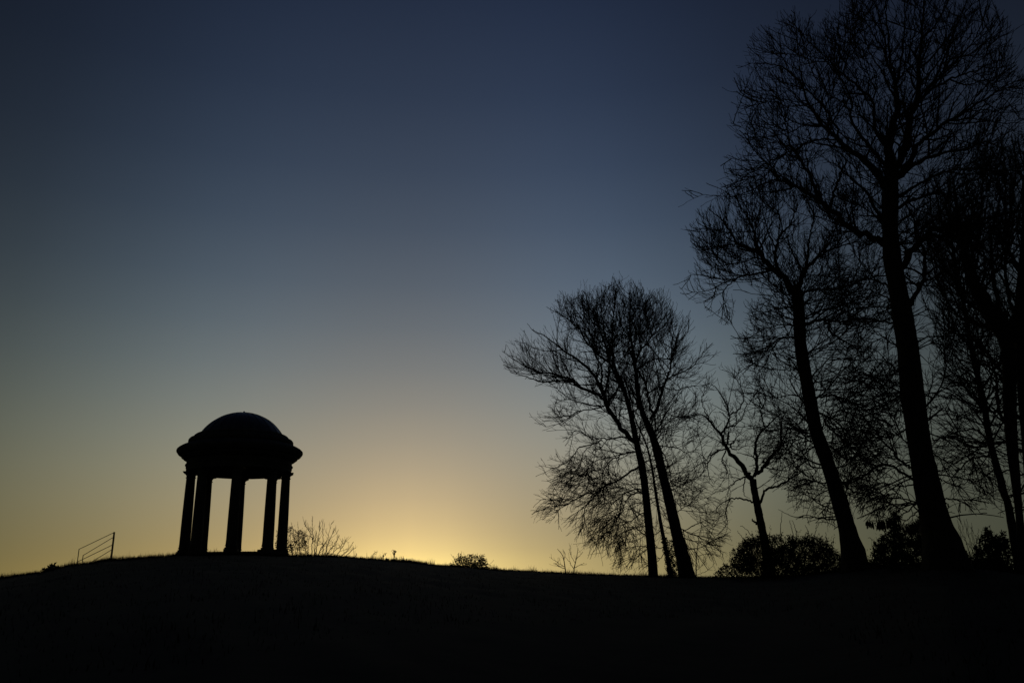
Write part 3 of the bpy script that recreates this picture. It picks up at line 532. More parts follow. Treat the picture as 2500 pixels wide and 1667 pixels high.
def leaf_mesh(pts, size, rng, hang=0.0, aspect=.5):
    """bent four-point leaves at the given points"""
    n = len(pts)
    d = unit(rng.normal(0, 1, (n, 3)) + np.array([0, 0, -hang])); q = unit(np.cross(d, rng.normal(0, 1, (n, 3))))
    up = np.cross(d, q); L = (size * rng.uniform(.6, 1.35, n))[:, None]
    a = pts; t = pts + d * L; l = pts + d * L * .5 + q * L * aspect * .5 + up * L * .12; r = pts + d * L * .5 - q * L * aspect * .5 + up * L * .12
    V = np.stack([a, l, t, r], 1).reshape(-1, 3); i = np.arange(n)[:, None] * 4
    return V, np.concatenate([i + np.array([[0, 1, 2]]), i + np.array([[0, 2, 3]])])
def leaves(tree, poly, n, size, depth, clumps=60, sig=9, mat=None, hang=.2, name='leaves', aspect=.5):
    rng = tree.rng; poly = [tuple(p) for p in poly]
    xs = [p[0] for p in poly]; ys = [p[1] for p in poly]
    def pick(k):
        out = np.zeros((0, 2))
        while len(out) < k:
            q = np.stack([rng.uniform(min(xs), max(xs), 2 * k), rng.uniform(min(ys), max(ys), 2 * k)], -1)
            out = np.concatenate([out, q[inside(poly, q)]])
        return out[:k]
    cc = pick(clumps); cd = rng.uniform(-depth, depth, clumps)
    k = rng.integers(0, clumps, n)
    sg = sig * rng.uniform(.5, 1.3, clumps)[k][:, None]
    q = cc[k] + rng.normal(0, 1, (n, 2)) * sg; m = tree.dist / FPX
    d = cd[k] + rng.normal(0, sig * m, n)
    loose = rng.random(n) < .14
    q[loose] = pick(int(loose.sum())); 
    ok = inside(poly, q + rng.normal(0, .07, (n, 2)) * min(max(ys) - min(ys), 120) + np.array([0, 1.5])); q, d = q[ok], d[ok]
    P = tree.unproj(q, d)
    P = P[P[:, 2] > ground_z(P[:, 0], P[:, 1]) - .05]
    V, F = leaf_mesh(P - tree.base, size, rng, hang, aspect)
    link(name, mesh_from(name, V, F, mat or M_LEAF), tree.root, 'stuff')
def ivy(tree, view, pts, halfw, n, size=.055):
    """leaves hugging a stretch of trunk: pts along it, halfw in view pixels"""
    p, sc = to_src(view, pts); rng = tree.rng
    u = rng.uniform(0, len(p) - 1.001, n); i = u.astype(int); f = (u - i)[:, None]
    q = p[i] + (p[i + 1] - p[i]) * f
    hw = np.interp(u, np.arange(len(p)), np.array(halfw, float) / sc) * tree.dist / FPX * 1.08
    C = tree.unproj(q, np.zeros(n)); a = rng.uniform(0, 2 * np.pi, n)
    lump = 1 + .18 * np.sin(u * 9 + a) + rng.exponential(.10, n)
    C += np.stack([np.cos(a) * hw * lump, np.sin(a) * hw * lump, np.zeros(n)], -1)
    V, F = leaf_mesh(C - tree.base, size, rng, .4, .8)
    link('ivy', mesh_from('ivy', V, F, M_LEAF), tree.root, 'stuff')

def LV(dens, length, K, ang, trop=1.0, wig=.12, rmax=.05, rmin=.008, **kw):
    return dict(dens=dens, length=length, K=K, ang=ang, trop=trop, wig=wig, rmax=rmax, rmin=rmin, **kw)
# ---- the clump of three on the crest
CLUMP = [(1222, 850), (1240, 838), (1265, 834), (1284, 806), (1300, 797), (1330, 812), (1366, 834), (1352, 790), (1332, 752), (1345, 742), (1369, 720), (1395, 722), (1434, 705), (1446, 712),
         (1459, 700), (1476, 700), (1493, 681), (1512, 690), (1530, 676), (1548, 680), (1562, 702), (1578, 706), (1590, 715), (1613, 710), (1626, 726), (1640, 735), (1655, 752), (1655, 774),
         (1672, 772), (1698, 792), (1676, 826), (1700, 838), (1730, 832), (1744, 850), (1754, 866), (1725, 898), (1738, 924), (1700, 960), (1737, 1006), (1742, 1080), (1750, 1157), (1780, 1250),
         (1778, 1335), (1740, 1380), (1690, 1392), (1600, 1402), (1508, 1402), (1490, 1390), (1478, 1330), (1440, 1356), (1430, 1330), (1399, 1312), (1366, 1284), (1320, 1278), (1304, 1250), (1306, 1222), (1340, 1190), (1350, 1160),
         (1300, 1140), (1330, 1110), (1352, 1080), (1385, 1040), (1329, 1046), (1300, 1022), (1318, 995), (1364, 958), (1360, 940), (1312, 938), (1240, 914), (1222, 880)]
BIGL = dict(l0=LV(.45, 4.2, 10, (30, 70), 1, .09, .05, .022, cap=2, cell=40), l1=LV(2.3, 2.7, 9, (28, 62), 1.0, .10, .05, .016, cap=5, cell=22), spray=dict(t0=.1, **LV(2.2, 3.2, 10, (50, 95), .9, .10, .03, .013, cap=3, cell=22)), l2=LV(2.4, 2.1, 9, (18, 48), .9, .12, .024, .0135, cap=3, cell=11, outward=.5), l3=LV(2.3, 1.1, 7, (16, 42), .8, .11, .014, .010, outward=.9), l4=LV(2.2, .5, 5, (16, 42), .6, .12, .009, .0085, outward=1.0))
T1 = Tree('bare_tree', 'leafless tree on the crest with a straight upright trunk and long limbs reaching far left', 'tree', (1595, 1409), 46.3, 11, CLUMP, 'trees of the clump on the crest', (.5, -.35), depth=4.5)
T1.limb('V4', (46, 40, 37, 34, 31, 25, 22, 17, 13, 11, 9, 7, 6, 4, 2), [(795, 1502), (778, 1300), (757, 1100), (738, 960), (712, 850), (692, 745), (672, 660), (641, 554), (608, 485), (596, 420), (594, 369), (594, 277), (603, 185), (611, 100), (590, 62)], trunk=True, toground=True)
T1.limb('V4', (24, 3), [(702, 848), (640, 775), (590, 700), (560, 635), (535, 570), (490, 500), (420, 440), (350, 390), (270, 330), (200, 293)], slope=-.2)
T1.limb('V4', (15, 2), [(558, 632), (500, 600), (430, 570), (380, 533), (300, 508), (230, 498), (130, 450), (50, 396)], slope=.15)
T1.limb('V4', (9, 2), [(400, 545), (330, 540), (250, 548), (170, 520), (90, 500)])
T1.limb('V4', (15, 2), [(685, 680), (650, 600), (605, 510), (575, 450), (520, 410), (460, 340), (410, 270), (350, 225), (270, 180)], slope=.35)
T1.limb('V4', (9, 2), [(520, 410), (495, 330), (450, 250), (410, 190), (370, 140)])
T1.limb('V4', (9, 2), [(575, 450), (560, 370), (530, 290), (500, 200), (470, 110)], slope=-.4)
T1.limb('V4', (9, 2), [(604, 430), (560, 330), (545, 240), (530, 150), (520, 90)], slope=.5)
T1.limb('V4', (10, 2), [(535, 570), (540, 480), (500, 400), (470, 330), (410, 290), (340, 300)], slope=-.5)
T1.limb('W5', (15, 12, 10, 8, 5, 3), [(862, 318), (770, 311), (650, 330), (600, 316), (535, 333), (480, 300), (420, 267), (365, 260), (320, 310), (265, 350)], slope=-.3)
T1.limb('W5', (11, 2), [(600, 345), (490, 380), (400, 400), (370, 450), (300, 520), (200, 580), (100, 560), (20, 565)], slope=-.5)
T1.limb('W5', (7, 2), [(520, 375), (440, 445), (430, 520), (390, 600), (330, 640)])
T1.limb('W5', (7, 2), [(585, 370), (600, 430), (630, 490), (640, 560), (650, 640)])
T1.limb('W5', (13, 10, 9, 7, 3), [(900, 435), (800, 452), (740, 480), (660, 535), (612, 620), (612, 720), (560, 800)], slope=.4)
T1.limb('W5', (10, 2), [(880, 440), (740, 470), (600, 500), (510, 540), (470, 620), (440, 700)], slope=-.2)
T1.limb('W5', (18, 14, 12, 10, 8, 6, 3), [(930, 578), (850, 612), (760, 672), (660, 722), (600, 752), (550, 800), (480, 795), (420, 830), (350, 860), (300, 900), (150, 915), (30, 960)], slope=-.25)
T1.limb('W5', (12, 3), [(560, 792), (520, 850), (480, 890), (450, 950), (455, 1030), (430, 1110), (380, 1200)], slope=.2)
T1.limb('W5', (7, 2), [(350, 860), (250, 862), (130, 852), (30, 852)])
T1.limb('W5', (11, 2), [(620, 45), (480, 72), (380, 90), (300, 150), (240, 185), (130, 220), (90, 205), (20, 160)], slope=-.4)
T1.limb('W5', (12, 3), [(600, 40), (500, 30), (420, 10), (330, -20), (230, -10)], slope=.4)
T1.limb('W5', (12, 8, 3), [(955, 760), (870, 770), (780, 820), (690, 900), (640, 980), (560, 1060)], slope=.5)
T1.limb('W5', (10, 3), [(960, 775), (860, 810), (800, 900), (760, 990), (640, 1080), (560, 1170)], slope=-.6)
T1.limb('W5', (9, 3), [(970, 960), (860, 1035), (750, 1060), (660, 1120), (560, 1250), (500, 1370)], slope=-.4)
T1.limb('W5', (6, 2), [(1000, 1255), (900, 1260), (800, 1280), (740, 1350), (690, 1430)], slope=.3)
T1.limb('W5', (6, 2), [(1000, 1290), (940, 1330), (860, 1390), (760, 1480)], slope=-.5)
T1.limb('W5', (6, 2), [(985, 1080), (880, 1100), (760, 1160), (640, 1240), (600, 1330)], slope=.6)
T1.build(**dict(BIGL, spray=dict(BIGL['spray'])))

T2 = Tree('bare_tree', 'thin leafless tree with ivy at its foot, between the two thicker trunks of the clump', 'tree', (1637, 1410), 47.2, 12, CLUMP, 'trees of the clump on the crest', (.4, -.5), depth=3.5)
T2.limb('W5', (44, 36, 34, 30, 27, 23, 19, 16, 13, 11, 9, 7, 4, 2), [(1210, 1535), (1165, 1300), (1130, 1130), (1095, 930), (1070, 780), (1050, 640), (1028, 520), (1005, 420), (960, 300), (905, 180), (880, 100), (850, -60), (800, -200), (770, -330), (760, -480)], trunk=True, toground=True)
T2.limb('W5', (7, 2), [(1085, 850), (1000, 900), (900, 880), (780, 960), (700, 1060)], slope=.5)
T2.limb('W5', (7, 2), [(1130, 1110), (1060, 1160), (960, 1150), (850, 1190), (760, 1260)], slope=.4)
T2.limb('W5', (7, 2), [(1150, 1270), (1070, 1270), (1000, 1250), (900, 1300)], slope=-.5)
T2.limb('W5', (7, 2), [(1160, 1290), (1110, 1370), (1050, 1420), (960, 1440)], slope=.5)
T2.build(l1=LV(1.4, 2.0, 8, (30, 65), 1, .12, .04, .014), l2=BIGL['l2'], l3=BIGL['l3'], l4=BIGL['l4'])
ivy(T2, 'W5', [(1212, 1520), (1190, 1400), (1165, 1290), (1145, 1180)], (28, 24, 20, 16), 900, .08)
leaves(T2, [(1500, 1328), (1520, 1318), (1548, 1312), (1545, 1322), (1520, 1335), (1505, 1350)], 130, .13, .4, 10, 4, M_DRYLEAF, .6, 'withered_leaves')

T3 = Tree('bare_tree', 'thick leaning leafless trunk with an ivy-clad foot, rightmost of the clump on the crest', 'tree', (1672, 1408), 45.8, 13, CLUMP, 'trees of the clump on the crest', (.5, -.35), depth=4.5)
T3.limb('V4', (76, 60, 53, 47, 44, 41, 36, 31, 26, 22, 19, 17, 15, 12, 8, 5, 2), [(962, 1508), (925, 1350), (890, 1200), (860, 1080), (835, 980), (811, 880), (788, 810), (765, 755), (738, 690), (719, 600), (710, 508), (701, 462), (694, 392), (682, 323), (678, 231), (682, 138), (664, 69)], trunk=True, toground=True)
T3.limb('W4', (34, 30, 24, 18, 14, 10, 6, 2), [(765, 1545), (820, 1400), (870, 1230), (930, 1080), (960, 950), (1000, 800), (1040, 660), (1090, 480)], slope=-.3)
T3.limb('W4', (18, 12, 8, 2), [(880, 1200), (960, 1120), (1100, 1070), (1190, 1010), (1280, 900), (1350, 820), (1400, 770)], slope=-.3)
T3.limb('W4', (8, 2), [(1190, 1010), (1350, 960), (1400, 910), (1460, 905)])
T3.limb('W4', (26, 22, 18, 16), [(745, 1520), (710, 1350), (680, 1220), (640, 1130), (592, 1050)], slope=.15)
T3.limb('W4', (18, 2), [(590, 1050), (690, 980), (800, 940), (950, 930), (1050, 850), (1150, 800)], slope=.4)
T3.limb('W4', (18, 2), [(560, 985), (640, 840), (750, 700), (850, 620), (930, 520), (1010, 400), (1010, 330)], slope=-.35)
T3.limb('W4', (13, 2), [(625, 860), (610, 640), (600, 480), (620, 350), (655, 240)], slope=.3)
T3.limb('W4', (12, 2), [(750, 700), (700, 560), (700, 420), (800, 330), (860, 260)], slope=.4)
T3.limb('W4', (12, 2), [(522, 720), (430, 600), (400, 450), (350, 320), (330, 130)], slope=-.4)
T3.limb('W4', (12, 2), [(560, 1000), (500, 830), (400, 740), (270, 650), (150, 590), (60, 480), (0, 380)], slope=.45)
T3.limb('W4', (10, 2), [(930, 1080), (830, 1100), (790, 1000), (760, 900), (800, 780)], slope=.5)
T3.limb('W4', (14, 3), [(720, 1290), (850, 1240), (1000, 1270), (1120, 1240), (1300, 1220), (1400, 1190)], slope=.3)
T3.limb('W5', (10, 2), [(1090, 385), (1250, 400), (1330, 440), (1450, 445), (1520, 520)], slope=-.4)
T3.limb('W5', (9, 2), [(1085, 350), (1120, 250), (1140, 130), (1170, 95), (1240, 130), (1330, 130), (1450, 130)], slope=.5)
T3.limb('W5', (10, 2), [(1110, 400), (1170, 520), (1200, 620), (1195, 740)], slope=-.5)
T3.limb('W5', (7, 2), [(1195, 780), (1320, 720), (1450, 650), (1530, 570)], slope=-.3)
T3.limb('W5', (7, 2), [(1240, 970), (1350, 900), (1450, 850), (1600, 830)], slope=.3)
T3.limb('W5', (8, 2), [(1285, 1150), (1400, 1080), (1500, 1030), (1560, 1010)], slope=-.3)
T3.limb('W5', (8, 2), [(1295, 1180), (1450, 1230), (1600, 1290), (1700, 1320)], slope=.4)
T3.limb('W5', (8, 2), [(1335, 1290), (1470, 1270), (1600, 1200), (1700, 1150)], slope=-.3)
T3.limb('W5', (8, 2), [(1240, 1040), (1330, 1130), (1480, 1190), (1620, 1290)], slope=.2)
T3.build(**dict(BIGL, spray=dict(BIGL['spray'])))
ivy(T3, 'W5', [(1320, 1530), (1290, 1400), (1262, 1290), (1240, 1200)], (72, 62, 54, 48), 1500, .085)

# ---- the small crooked tree
P4 = [(1640, 1000), (1680, 970), (1695, 945), (1725, 905), (1748, 885), (1785, 875), (1810, 890), (1850, 895), (1900, 950), (1960, 990), (1992, 1050), (1985, 1150), (1930, 1180), (1880, 1190), (1840, 1180), (1830, 1120),
      (1800, 1140), (1790, 1260), (1755, 1305), (1742, 1280), (1770, 1200), (1735, 1190), (1735, 1140), (1760, 1090), (1720, 1060), (1690, 1035), (1650, 1025)]
T4 = Tree('crooked_tree', 'small crooked leafless tree with a twisted fork, rising out of the dark bush', 'tree', (1872, 1345), 42.0, 14, P4, None, (.3, -.4), depth=3.0)
T4.limb('V5', (62, 50, 44, 42, 40, 38), [(575, 1400), (558, 1290), (530, 1150), (510, 1050), (492, 960), (484, 892)], trunk=True, toground=True, t0=.5)
T4.limb('V5', (32, 27, 24, 20, 17, 13, 9, 6, 4, 2), [(480, 905), (455, 870), (415, 818), (370, 770), (325, 715), (290, 640), (250, 590), (200, 530), (150, 520), (100, 540), (30, 530)], slope=-.2)
T4.limb('V5', (12, 2), [(292, 640), (330, 580), (345, 520), (320, 450), (290, 390), (240, 340), (180, 350)], slope=.2)
T4.limb('V5', (9, 2), [(345, 520), (400, 490), (430, 430), (420, 380), (395, 320), (330, 270)], slope=-.3)
T4.limb('V5', (8, 2), [(325, 600), (380, 580), (420, 540), (440, 480), (480, 430)], slope=.4)
T4.limb('V5', (12, 5), [(328, 700), (340, 650), (338, 615)])
T4.limb('V5', (8, 3), [(345, 700), (370, 690), (375, 675), (415, 672)])
T4.limb('V5', (8, 3), [(348, 700), (362, 725), (402, 728)])
T4.limb('V5', (9, 3), [(330, 725), (270, 735), (232, 780), (215, 830), (228, 920)], slope=-.4)
T4.limb('V5', (8, 2), [(322, 740), (300, 800), (330, 850), (310, 900)], slope=.4)
T4.limb('V5', (7, 2), [(250, 590), (190, 480), (180, 420), (220, 380)], slope=.4)
T4.limb('V5', (20, 17, 15, 12, 9, 6, 3), [(500, 885), (512, 800), (502, 720), (515, 650), (560, 600), (620, 540), (690, 500)], slope=.3)
T4.limb('V5', (10, 3), [(558, 602), (540, 540), (540, 480), (560, 420), (530, 350)], slope=-.3)
T4.limb('V5', (20, 18, 15, 12, 9, 6, 3), [(505, 875), (540, 850), (560, 815), (605, 760), (650, 712), (655, 650), (660, 560), (690, 480)], slope=-.3)
T4.limb('V5', (9, 2), [(655, 690), (700, 600), (720, 560), (760, 500)], slope=.3)
T4.limb('V5', (9, 5), [(560, 812), (548, 800), (556, 785)])
T4.limb('V5', (14, 12, 12, 11, 9, 7, 4), [(535, 1055), (545, 990), (580, 960), (640, 945), (700, 910), (770, 865), (850, 840)], slope=-.3)
T4.limb('V5', (11, 2), [(490, 1045), (420, 1020), (350, 1025), (290, 1055), (240, 1110)], slope=.2)
T4.limb('V5', (7, 3), [(345, 1028), (325, 1100), (330, 1170), (287, 1225)], slope=.1)
T4.limb('V5', (9, 2), [(442, 892), (390, 912), (350, 945), (300, 982)], slope=.2)
T4.limb('V5', (7, 2), [(440, 900), (430, 960), (435, 1000), (470, 1020)], slope=-.4)
T4.limb('V5', (10, 6), [(508, 1172), (480, 1148)])
T4.build(l0=LV(.8, 2.4, 9, (30, 75), 1, .16, .03, .018, cap=2, cell=40), l1=LV(3.0, 1.6, 8, (30, 70), 1, .16, .035, .013, cap=4, cell=22), l2=LV(2.8, .95, 6, (25, 70), .9, .2, .018, .011, outward=.5), l3=LV(3.6, .5, 5, (20, 48), .8, .14, .012, .009, outward=.9), l4=LV(2.6, .3, 4, (20, 46), .6, .14, .009, .008, outward=1.0))

# ---- the tall tree left of the giant
P5 = [(1688, 545), (1700, 520), (1735, 490), (1750, 462), (1800, 445), (1860, 425), (1950, 420), (2050, 440), (2150, 470), (2200, 560), (2230, 800), (2220, 1000), (2150, 1180), (2060, 1290), (1960, 1280), (1900, 1180), (1850, 1120), (1830, 1050),
      (1815, 980), (1796, 950), (1818, 900), (1800, 870), (1792, 825), (1830, 800), (1815, 745), (1870, 720), (1860, 690), (1800, 690), (1790, 740), (1786, 800), (1768, 812), (1748, 780), (1742, 765), (1715, 760), (1668, 735), (1660, 705), (1690, 665), (1720, 650), (1694, 635), (1682, 560)]
T5 = Tree('tall_tree', 'tall leafless tree with a forked crown, standing just left of the giant tree', 'tree', (2095, 1385), 34.0, 15, P5, 'great trees at the right', (.6, -.35), depth=4.5)
T5.limb('V5', (150, 104, 92, 84, 80, 78, 76, 72, 70, 68, 66, 64, 60, 58), [(1100, 1440), (1055, 1220), (1010, 1060), (962, 900), (902, 720), (860, 600), (820, 400), (792, 250), (770, 100), (766, 0), (762, -90), (752, -175), (742, -235), (735, -262)], trunk=True, toground=True)
T5.limb('V7', (48, 44, 40, 36, 32, 28, 22, 17, 13, 10, 7, 4), [(935, 1000), (880, 905), (800, 830), (740, 770), (690, 710), (640, 662), (570, 650), (510, 612), (460, 540), (410, 460), (350, 400), (280, 350)], slope=-.1)
T5.limb('V7', (15, 3), [(645, 668), (638, 590), (618, 500), (580, 420), (540, 350)], slope=.3)
T5.limb('V7', (16, 3), [(700, 725), (690, 640), (640, 540), (640, 450), (610, 360), (600, 280)], slope=-.4)
T5.limb('V7', (18, 14, 12, 10, 8, 6, 4, 2), [(745, 828), (640, 842), (540, 860), (480, 880), (400, 910), (300, 965), (200, 982), (90, 1000)], slope=-.3)
T5.limb('V7', (9, 2), [(480, 882), (400, 890), (330, 870), (200, 848), (120, 862)], slope=.2)
T5.limb('V7', (9, 3), [(500, 880), (435, 930), (390, 990), (405, 1070), (425, 1140), (430, 1230)], slope=-.1)
T5.limb('V7', (8, 2), [(340, 950), (320, 1010), (250, 1060), (270, 1120)], slope=.2)
T5.limb('V7', (10, 2), [(720, 770), (620, 720), (520, 760), (420, 770), (300, 800)], slope=.4)
T5.limb('V7', (9, 2), [(510, 612), (400, 630), (300, 650), (200, 690)], slope=-.3)
T5.limb('V7', (9, 2), [(460, 540), (380, 520), (260, 500), (150, 510)], slope=.3)
T5.limb('V7', (28, 22, 18, 16, 13, 10, 7, 5, 2), [(825, 870), (798, 760), (795, 660), (815, 580), (870, 500), (920, 440), (942, 350), (932, 260), (900, 130)], slope=.2)
T5.limb('V7', (12, 3), [(795, 655), (752, 560), (720, 460), (700, 380), (690, 290), (660, 200)], slope=-.4)
T5.limb('V7', (10, 2), [(850, 525), (830, 420), (790, 320), (800, 220), (770, 120)], slope=.4)
T5.limb('V7', (36, 31, 27, 22, 18, 14, 10, 6), [(965, 950), (1000, 860), (1030, 800), (1100, 730), (1160, 690), (1240, 652), (1330, 620), (1450, 590)], slope=.3)
T5.limb('V7', (20, 16, 12, 9, 6, 3), [(1025, 815), (1040, 700), (1045, 620), (1062, 540), (1080, 450), (1090, 350), (1100, 200)], slope=-.3)
T5.limb('V7', (10, 2), [(965, 930), (992, 830), (950, 700), (900, 630), (880, 560)], slope=.5)
T5.limb('V7', (12, 2), [(1160, 692), (1200, 580), (1260, 480), (1300, 380), (1330, 250)], slope=.3)
T5.limb('V7', (10, 2), [(1240, 652), (1310, 540), (1370, 440), (1400, 320), (1420, 240)], slope=-.4)
T5.limb('V7', (20, 3), [(1000, 975), (1120, 962), (1220, 960), (1350, 930), (1480, 880), (1560, 800)], slope=-.4)
T5.limb('V7', (30, 22, 18, 14, 10, 6), [(1000, 1250), (1040, 1222), (1100, 1203), (1180, 1195), (1300, 1205), (1450, 1180), (1560, 1200)], slope=-.3)
T5.limb('V7', (16, 4), [(1208, 1200), (1215, 1290), (1300, 1345), (1420, 1420), (1500, 1520)], slope=.2)
T5.limb('V7', (15, 4), [(1005, 1185), (1120, 1132), (1250, 1100), (1400, 1062), (1520, 1060)], slope=.5)
T5.limb('V7', (10, 3), [(930, 1090), (820, 1112), (740, 1127), (640, 1158), (600, 1120), (560, 1085)], slope=-.2)
T5.limb('V7', (9, 2), [(930, 1240), (850, 1228), (740, 1252), (640, 1268)], slope=.4)
T5.limb('V7', (9, 2), [(930, 1335), (860, 1330), (800, 1350), (750, 1400), (700, 1470), (620, 1530)], slope=-.5)
T5.limb('V7', (9, 2), [(905, 1005), (820, 980), (700, 950), (600, 930)], slope=.4)
T5.limb('V7', (8, 2), [(920, 1260), (860, 1330), (760, 1340), (650, 1400), (540, 1360)], slope=.6)
for pts in ([(760, 60), (660, 62), (600, 100), (540, 160), (470, 190)], [(780, 250), (650, 250), (560, 240), (480, 220)], [(840, 640), (780, 660), (680, 682), (600, 730)], [(885, 845), (780, 800), (680, 742), (600, 700)],
            [(920, 930), (800, 910), (700, 920), (600, 980)], [(955, 1085), (880, 1050), (800, 1000), (690, 1010)], [(965, 1150), (850, 1132), (740, 1130), (640, 1090)], [(820, 440), (720, 400), (620, 420), (520, 390)], [(850, 700), (760, 620), (690, 600)]):
    T5.limb('V5', (8, 2), pts)
for pts in ([(865, 410), (960, 405), (1050, 430), (1150, 490), (1225, 520)], [(875, 500), (950, 540), (1050, 560), (1180, 600)], [(905, 560), (1000, 650), (1100, 730), (1225, 780)], [(1000, 930), (1050, 920), (1120, 890), (1225, 850)],
            [(940, 700), (1040, 780), (1150, 800), (1250, 860)], [(1000, 900), (1090, 980), (1180, 1000), (1260, 1060)]):
    T5.limb('V5', (13, 3), pts)
T5.limb('V5', (8, 4), [(1085, 1200), (1060, 1060), (1045, 980), (1070, 900)])
T5.build(l0=LV(.7, 3.4, 10, (30, 70), 1, .11, .045, .02, cap=2, cell=42), l1=LV(3.1, 2.1, 9, (28, 62), 1, .12, .045, .017, cap=5, cell=24), spray=dict(t0=.12, **LV(4, 4.2, 10, (55, 100), .9, .08, .03, .015, cap=2, cell=26, soft=20)), l2=LV(3.4, 1.6, 9, (18, 46), .9, .12, .022, .012, cap=3, cell=11, outward=.5), l3=LV(2.4, .9, 6, (16, 42), .8, .11, .013, .0092, outward=.9), l4=LV(2.4, .42, 4, (16, 42), .6, .12, .009, .0075, outward=1.0))

# ---- the giant
P6 = [(1772, 160), (1800, 125), (1815, 95), (1850, 62), (1870, 58), (1900, 48), (1938, 26), (1965, 42), (1985, 30), (2015, 48), (2030, 40), (2042, 10), (2070, -80), (2130, -190), (2230, -260), (2350, -190), (2415, -60), (2428, 10), (2440, 25), (2470, 40), (2468, 60), (2485, 75),
      (2478, 120), (2488, 180), (2530, 190), (2580, 260), (2580, 420), (2540, 600), (2520, 900), (2490, 1180), (2410, 1250), (2340, 1268), (2260, 1200), (2220, 1270), (2100, 1275), (2070, 1180), (2000, 1080), (1985, 900), (1960, 760), (1900, 600), (1850, 535),
      (1780, 520), (1740, 500), (1705, 538), (1668, 534), (1646, 505), (1653, 460), (1700, 468), (1760, 462), (1768, 440), (1790, 430), (1766, 425), (1772, 402), (1768, 382), (1800, 380), (1815, 350), (1795, 345), (1788, 305), (1810, 290), (1790, 265), (1790, 240), (1808, 230), (1778, 205), (1774, 190), (1795, 180)]
T6 = Tree('giant_tree', 'tallest and thickest leafless tree, its wide crown cut off by the top of the picture', 'tree', (2308, 1385), 28.0, 16, P6, 'great trees at the right', (.6, -.3), depth=5.0)
T6.limb('S', (112, 88, 72, 61, 54, 53, 51, 47, 44, 41, 38, 36, 38, 30, 22, 20), [(2312, 1395), (2301, 1340), (2286, 1280), (2272, 1222), (2249, 1107), (2233, 993), (2219, 880), (2207, 800), (2194, 719), (2180, 640), (2175, 591), (2173, 530), (2174, 470), (2176, 420), (2172, 385), (2171, 366)], trunk=True, toground=True, t0=.3)
T6.limb('V8', (66, 60, 57, 54, 50, 43, 38, 30, 22, 17, 13, 10, 7, 5, 3), [(1343, 1290), (1340, 1200), (1332, 1110), (1332, 1050), (1352, 980), (1378, 880), (1385, 780), (1383, 690), (1375, 620), (1340, 530), (1305, 400), (1290, 280), (1262, 150), (1240, 0), (1220, -160)], slope=.1)
T6.limb('V8', (22, 16, 13, 10, 7, 4), [(1384, 640), (1352, 480), (1332, 350), (1320, 230), (1310, 100), (1300, -40), (1320, -200)], slope=-.3)
T6.limb('V8', (16, 3), [(1385, 640), (1440, 560), (1490, 520), (1530, 480), (1600, 400)], slope=.5)
T6.limb('V8', (16, 12, 8, 4), [(1390, 620), (1420, 480), (1440, 300), (1452, 150), (1470, 0), (1480, -150)], slope=.4)
T6.limb('V8', (48, 42, 39, 38, 37, 31, 26, 22, 18, 14, 10, 7, 4), [(1390, 1290), (1425, 1200), (1455, 1080), (1475, 960), (1505, 860), (1535, 780), (1550, 700), (1552, 600), (1560, 480), (1575, 350), (1580, 220), (1590, 100), (1600, -60), (1620, -220)], slope=-.15)
T6.limb('V8', (30, 24, 20, 18), [(1430, 1190), (1490, 1100), (1495, 980), (1505, 870)], slope=.1)
T6.limb('V8', (27, 22, 18, 14, 11, 8, 5, 2), [(1550, 770), (1620, 690), (1680, 600), (1720, 500), (1770, 380), (1800, 280), (1850, 180), (1920, 70)], slope=.3)
T6.limb('V8', (20, 16, 12, 8, 3), [(1575, 745), (1680, 660), (1790, 600), (1900, 560), (2000, 530), (2100, 480), (2200, 440)], slope=-.3)
T6.limb('V8', (15, 3), [(1555, 650), (1620, 580), (1690, 490), (1740, 400), (1760, 280), (1740, 150)], slope=.5)
T6.limb('V8', (13, 3), [(1680, 600), (1790, 520), (1880, 420), (1960, 330), (2050, 220), (2150, 110)], slope=-.2)
T6.limb('V8', (12, 3), [(1790, 600), (1900, 640), (2020, 620), (2130, 580), (2260, 520)], slope=.2)
T6.limb('V8', (12, 3), [(1720, 500), (1830, 440), (1950, 410), (2060, 330), (2180, 260)], slope=.5)
T6.limb('V8', (11, 3), [(1556, 560), (1480, 470), (1500, 330), (1540, 200), (1530, 60), (1560, -120)], slope=.4)
T6.limb('V8', (11, 3), [(1580, 300), (1680, 200), (1740, 80), (1790, -60), (1830, -200)], slope=.3)
T6.limb('V8', (46, 38, 30, 27, 24, 20, 17, 14, 11, 8, 6, 3), [(1380, 1330), (1460, 1250), (1550, 1110), (1620, 1030), (1720, 960), (1800, 900), (1900, 850), (2010, 780), (2120, 710), (2200, 660), (2300, 610), (2420, 590)], slope=-.15)
T6.limb('V8', (10, 3), [(1780, 918), (1900, 905), (2050, 910), (2200, 930), (2352, 930), (2450, 960)], slope=.3)
T6.limb('V8', (9, 3), [(1900, 850), (2020, 830), (2130, 840), (2250, 800), (2380, 790)], slope=-.3)
T6.limb('V8', (8, 3), [(1620, 1030), (1590, 960), (1630, 850), (1720, 800), (1800, 700)], slope=.5)
T6.limb('V8', (9, 3), [(1720, 960), (1820, 1010), (1900, 1120), (1960, 1150)], slope=.3)
T6.limb('V8', (42, 30, 24, 16, 11, 9, 6, 3), [(1400, 1360), (1500, 1250), (1640, 1190), (1760, 1150), (1900, 1140), (2000, 1090), (2100, 1080), (2250, 1150), (2400, 1180)], slope=.25)
T6.limb('V8', (56, 46, 39, 34, 30, 26, 23, 20, 17, 14, 12, 9, 7, 5, 2), [(1270, 1420), (1215, 1290), (1140, 1215), (1060, 1155), (985, 1095), (930, 1040), (870, 980), (805, 925), (762, 835), (705, 725), (682, 650), (600, 560), (500, 500), (400, 480), (250, 480)], slope=-.15)
